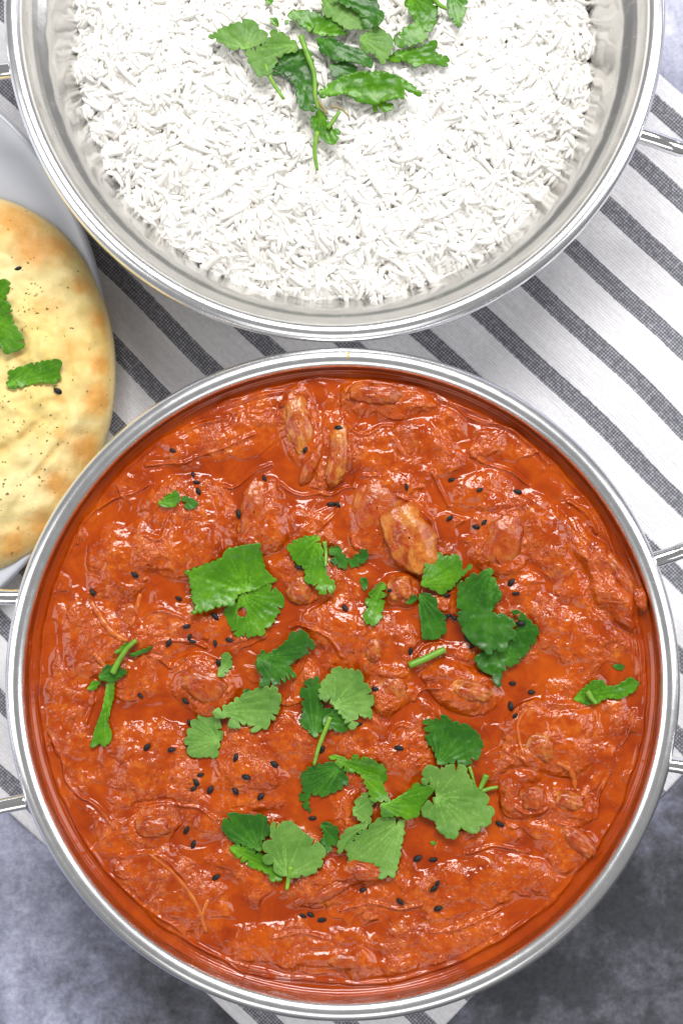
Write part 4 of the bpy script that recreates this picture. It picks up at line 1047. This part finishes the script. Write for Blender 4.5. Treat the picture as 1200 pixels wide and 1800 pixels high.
# ---- coriander on the rice
leaf_thing('pale pointed coriander leaf, leftmost on the rice', [
  (ZE([(40,165),(100,125),(215,85),(250,95),(270,130),(310,150),(300,190),(210,220),(140,220),(110,195)]), M_LP, K(lift=2.5, base=7, teeth=1.2))], zf=rice_z, group=GR, seed=51)
leaf_thing('ruffled leaf at the top of the rice, left of the middle', [
  (ZE([(385,110),(410,50),(470,45),(530,60),(620,80),(630,120),(660,150),(600,165),(530,150),(460,120),(430,80)]), M_LM, K(lift=2.5, base=8))], zf=rice_z, group=GR, seed=54)
leaf_thing('dark slanting leaf right of the main stem on the rice', [
  (ZE([(525,170),(600,170),(650,200),(720,220),(780,270),(775,305),(700,280),(600,270),(540,230)]), M_LD, K(lift=2.8, base=0, teeth=0.8))], zf=rice_z, group=GR, seed=55)
leaf_thing('small dark leaf tucked above the long glossy leaf on the rice', [
  (ZE([(585,290),(650,275),(710,300),(700,330),(600,345)]), M_LD, K(lift=1.5, teeth=0.8))], zf=rice_z, group=GR, seed=56)
leaf_thing('broad sprig with a long drooping stem and small lower leaf on the rice', [
  (ZE([(335,290),(380,240),(450,220),(500,230),(520,320),(530,400),(520,500),(460,490),(440,440),(430,380),(380,330),(330,340)]), M_LD, K(lift=2.0, base=3)),
  (ZE([(210,230),(300,200),(330,130),(390,160),(440,200),(440,230),(380,240),(340,290),(320,330),(265,345),(230,290)]), M_LP, K(lift=3.6, base=4)),
  (ZE([(500,540),(540,490),(570,520),(580,570),(635,590),(620,630),(595,650),(560,630),(540,600),(510,580)]), M_LM, K(lift=2.0, base=1))],
  [([ZE([(455,160)])[0], ZE([(480,230)])[0], ZE([(515,330)])[0], ZE([(520,430)])[0], ZE([(535,490)])[0]], 0.0009, None, 3.6),
   ([ZE([(295,290)])[0], ZE([(325,360)])[0], ZE([(380,445)])[0]], 0.0008, None, 2.6),
   ([ZE([(530,590)])[0], ZE([(518,680)])[0], ZE([(530,765)])[0]], 0.0008, None, 1.6),
   ([ZE([(575,575)])[0], ZE([(600,545)])[0], ZE([(630,500)])[0]], 0.0008, None, 2.2),
   ([ZE([(520,440)])[0], ZE([(545,470)])[0], ZE([(575,510)])[0]], 0.0006, M_STEMR, 2.6),
   ([ZE([(590,480)])[0], ZE([(630,485)])[0], ZE([(672,522)])[0]], 0.0004, M_STEMR, 2.6)], zf=rice_z, group=GR, seed=52)
leaf_thing('long glossy bright leaf with a pointed tip, lowest right on the rice', [
  (ZE([(535,410),(590,370),(640,340),(720,320),(830,320),(900,345),(960,385),(1000,420),(990,435),(920,400),(920,440),(840,450),(790,470),(720,460),(660,420),(600,430),(545,440)]), M_LM, K(lift=2.8, base=0, teeth=0.9, bend=90, curl=1.2)),
  (ZE([(775,455),(780,500),(795,505),(800,475),(830,505),(870,490),(870,465),(820,455)]), M_LM, K(lift=1.6, teeth=0.6))], zf=rice_z, group=GR, seed=57)
leaf_thing('pale lobed leaf in the middle of the rice garnish', [
  (ZE([(720,170),(780,120),(820,130),(860,160),(870,200),(850,250),(820,290),(790,240),(730,230)]), M_LP, K(lift=3.2, base=0))], zf=rice_z, group=GR, seed=58)
leaf_thing('mid-green lobed leaf reaching right across the rice', [
  (ZE([(840,270),(880,230),(1000,210),(1050,180),(1070,190),(1050,230),(1120,260),(1110,300),(1020,280),(970,305),(930,270),(880,280)]), M_LM, K(lift=2.2, base=0, teeth=1.2))], zf=rice_z, group=GR, seed=59)
leaf_thing('fresh green leaf with a wavy edge at the upper right of the rice', [
  (ZE([(870,180),(930,120),(970,100),(920,10),(950,-20),(1060,-30),(1070,50),(1050,120),(1010,180),(960,200),(890,210)]), M_LM, K(lift=2.8, base=4))], zf=rice_z, group=GR, seed=60)
leaf_thing('rightmost bright leaf, cut off by the top edge of the photo', [
  (ZE([(1110,0),(1130,-40),(1200,-30),(1195,50),(1165,120),(1120,70)]), M_LM, K(lift=2.5, base=1))],
  [([ZE([(1040,-20)])[0], ZE([(1075,20)])[0], ZE([(1110,40)])[0]], 0.0009, None, 2.4)], zf=rice_z, group=GR, seed=61)
leaf_thing('pale leaf at the very top of the rice under a darker one', [
  (ZE([(545,-30),(700,-40),(740,60),(740,130),(660,130),(620,100),(560,60)]), M_LP, K(lift=2.8, base=0))], zf=rice_z, group=GR, seed=62)
leaf_thing('darker leaf at the very top overlapping the pale one on the rice', [
  (ZE([(590,-20),(770,-50),(800,10),(830,80),(800,120),(740,130),(720,60),(650,20)]), M_LD, K(lift=4.4, base=0))], zf=rice_z, group=GR, seed=63)
leaf_thing('tiny leaf crumb above the pointed pale leaf on the rice', [
  (ZE([(315,80),(350,80),(358,120),(330,110)]), M_LM, K(lift=1.5, teeth=0.5))], zf=rice_z, group=GR, seed=64)
leaf_thing('tiny leaf crumb at the top edge of the photo, left of the rice garnish', [
  (ZE([(290,-10),(335,-10),(325,18),(305,20)]), M_LM, K(lift=1.5, teeth=0.5))], zf=rice_z, group=GR, seed=65)

# ------------------------------------------------------------------ plate and naan
pz = 0.017
pcx, pcy, _ = W(-374, 615, pz); pr = 562*S*(HC-pz)/(HC-ZR)
prof = smooth_prof([(0.0005, 0.0055), (0.055, 0.0055), (0.068, 0.0062), (0.076, 0.0105), (0.090, 0.0150), (pr-0.004, 0.0168), (pr-0.0012, 0.0176), (pr, 0.0168), (pr-0.0012, 0.0155), (0.088, 0.0120), (0.072, 0.0060), (0.062, 0.0026), (0.056, 0.0026), (0.0005, 0.0030)], 5)
pl = lathe('plate', prof, pcx, pcy, M_PLATE, None, 220)
recenter(pl, (pcx, pcy, 0.0026)); tag(pl, 'pale grey-white glazed plate under the naan at the left edge', 'plate')

NZ = 0.0165
NP = [(x-5, y-3) for x, y in [(0,341),(60,368),(112,408),(150,460),(178,520),(195,585),(200,645),(197,705),(186,765),(166,822),(138,880),(102,932),(55,975),(0,1004),(-70,1020),(-150,1000),(-230,930),(-290,820),(-320,690),(-300,560),(-240,440),(-150,360),(-70,332)]]
def naan_boundary(th):
    """radius (px) of the outline about the centre for each angle, smooth"""
    cx, cy = -60.0, 675.0
    a = np.array([math.atan2(y-cy, x-cx) for x, y in NP]); r = np.array([math.hypot(x-cx, y-cy) for x, y in NP])
    i = np.argsort(a); a = a[i]; r = r[i]
    a = np.concatenate([a-2*math.pi, a, a+2*math.pi]); r = np.concatenate([r, r, r])
    out = np.interp(th, a, r)
    s = sum(np.interp(th+d, a, r) for d in (-0.08, -0.04, 0.04, 0.08))
    return (out+s)/5
def naan_top(px, py):
    px = np.asarray(px, float); py = np.asarray(py, float)
    dx = px+60; dy = py-675; r = np.hypot(dx, dy); th = np.arctan2(dy, dx); t = np.clip(r/naan_boundary(th), 0, 1)
    puff = (1-t**3.4)**0.55
    f = 0.55+0.45*t**1.5
    h = 0.0125*puff*f + puff*(0.0022*fbm(px/95, py/95, 33, 3)+0.0006*fbm(px/26, py/26, 35, 2))
    h = h - crease_amt(px, py)*0.0014*puff
    h = h + 0.001*sum(b*np.clip(1-((px-x)**2+(py-y)**2)/(r*r), 0, 1)**1.5 for x, y, r, b in BUB)
    return NZ + h
TOAST = [(75,540,34),(172,560,24),(120,612,22),(166,700,26),(150,792,30),(95,850,26),(60,440,30),(20,385,44),(112,425,24),(30,625,18),(172,640,18),(70,925,30),(20,960,30),(140,500,18),(100,700,14),(10,560,16),(105,760,16),(130,880,20)]
def toast_amt(px, py):
    return np.clip(sum(np.exp(-((px-x)**2+(py-y)**2)/(r*r)) for x, y, r in TOAST), 0, 1.2)
BUB = [(60,470,26,.9),(120,560,30,1.1),(60,600,24,.6),(140,660,26,.9),(60,700,30,.8),(130,740,26,.9),(30,800,30,1.0),(90,810,24,.7),(60,890,34,1.1),(120,480,20,.7),(20,420,30,.9),(160,600,16,.6),(10,520,24,.7)]
def crease_amt(px, py):
    L = [((-40, 815), (35, 770), 9), ((35, 770), (75, 738), 7), ((60, 835), (105, 780), 6), ((-80, 560), (-20, 640), 10)]
    out = 0
    for (x0, y0), (x1, y1), w in L:
        mx, my = x1-x0, y1-y0; t = np.clip(((px-x0)*mx+(py-y0)*my)/(mx*mx+my*my), 0, 1)
        out = np.maximum(out, np.exp(-(np.hypot(px-x0-t*mx, py-y0-t*my)/w)**2)*(1-0.4*t))
    return out
def build_naan():
    na, nrr = 260, 110
    th = np.linspace(0, 2*math.pi, na, endpoint=False); t = np.linspace(0.002, 1, nrr)**0.75
    T, RR = np.meshgrid(th, t, indexing='ij'); rb = naan_boundary(T)
    px = -60+RR*rb*np.cos(T); py = 675+RR*rb*np.sin(T)
    z = naan_top(px, py)
    k = S*(HC-0.026)/(HC-ZR)
    X = (px-600)*k; Y = (900-py)*k
    cx, cy = (-660)*k, (225)*k
    # underside tucks in
    under = np.stack([cx+(X[:, -1]-cx)*0.965, cy+(Y[:, -1]-cy)*0.965, np.full(na, NZ-0.004)], -1)
    flat = np.stack([cx+(X[:, -1]-cx)*0.6, cy+(Y[:, -1]-cy)*0.6, np.full(na, NZ-0.0085)], -1)
    V = np.concatenate([np.stack([X, Y, z], -1), under[:, None], flat[:, None]], 1); m = nrr+2
    idx = np.arange(na*m).reshape(na, m); nx = np.roll(idx, -1, 0)
    Q = np.stack([idx[:, :-1], idx[:, 1:], nx[:, 1:], nx[:, :-1]], -1).reshape(-1, 4)
    c = np.array([cx, cy, NZ])
    me = fast_mesh('naan_bread', V.reshape(-1, 3)-c, Q[:, ::1], M_NAAN)
    bm = bmesh.new(); bm.from_mesh(me); bmesh.ops.recalc_face_normals(bm, faces=bm.faces); bm.to_mesh(me); bm.free()
    ed = np.concatenate([RR, np.ones((na, 2))], 1).ravel()
    attr(me, 'edge', sstep(0.45, 0.93, ed)); attr(me, 'side', 0.9*sstep(0.955, 0.995, ed))
    cr = np.concatenate([crease_amt(px, py), np.zeros((na, 2))], 1); attr(me, 'crease', 0.6*cr.ravel()); attr(me, 'toast', np.concatenate([toast_amt(px, py), np.zeros((na, 2))], 1).ravel())
    o = bpy.data.objects.new('naan_bread', me); COL.objects.link(o); o.location = c
    tag(o, 'puffy golden naan bread with toasted patches and herb flecks on the plate', 'bread')
    # herb and pepper flecks baked onto it: too small to pick apart
    r = random.Random(3); V = []; F = []
    cl = [(20, 480), (60, 500), (70, 520), (40, 545), (20, 700), (5, 770), (50, 750), (90, 760), (60, 830), (10, 860)]
    for i in range(150):
        if r.random() < 0.6: cx_, cy_ = r.choice(cl); x = r.gauss(cx_, 22); y = r.gauss(cy_, 22)
        else: x = r.uniform(-40, 185); y = r.uniform(380, 950)
        if np.hypot((x+60)/255, (y-675)/325) > 0.97: continue
        zz = float(naan_top(x, y)); kk = S*(HC-0.026)/(HC-ZR); p = np.array([(x-600)*kk, (900-y)*kk, zz+0.00005])-c
        s = r.uniform(0.00012, 0.00036); n0 = len(V); e = r.uniform(0.6, 1.8); a = r.uniform(0, 3.1)
        for j in range(6):
            q = 2*math.pi*j/6; u, v = s*e*math.cos(q), s*math.sin(q)*r.uniform(.7, 1.2)
            V.append((p[0]+u*math.cos(a)-v*math.sin(a), p[1]+u*math.sin(a)+v*math.cos(a), p[2]))
        V.append((p[0], p[1], p[2]+s*0.7))
        for j in range(6): F.append((n0+j, n0+(j+1) % 6, n0+6))
    f = mesh_obj('herb_flecks', V, F, M_FLECK); f.parent = o; f['kind'] = 'stuff'
build_naan()
def naan_px(px, py):          # surface under a photo pixel (top is close to the plane z = 0.026)
    return naan_top(px, py)
leaf_thing('long lobed coriander leaf at the left edge of the photo, on the naan', [
  (ZF([(0,150),(45,155),(50,200),(20,260),(50,270),(60,350),(120,440),(120,500),(60,520),(30,530),(0,480),(-40,480),(-60,330),(-50,200)]), M_LM, K(lift=0.8, base=12, curl=0.6))], zf=naan_px, group=GN, seed=71)
leaf_thing('rectangular strip of coriander leaf lying on the naan', [
  (ZF([(35,690),(50,640),(40,620),(150,580),(230,565),(300,555),(320,575),(300,620),(315,650),(280,680),(200,675),(130,690),(70,710)]), M_LM, K(lift=0.8, base=0, curl=0.5, teeth=1.2))], zf=naan_px, group=GN, seed=72)
put_seed(102, 687, 30, float(naan_top(102, 687))+0.0004, 'black nigella seed on the naan just below the rectangular leaf strip', 'nigella seeds on the naan')
put_seed(32, 472, -20, float(naan_top(32, 472))+0.0001, 'nigella seed baked into the naan above the long lobed leaf', 'nigella seeds on the naan', 1.0)
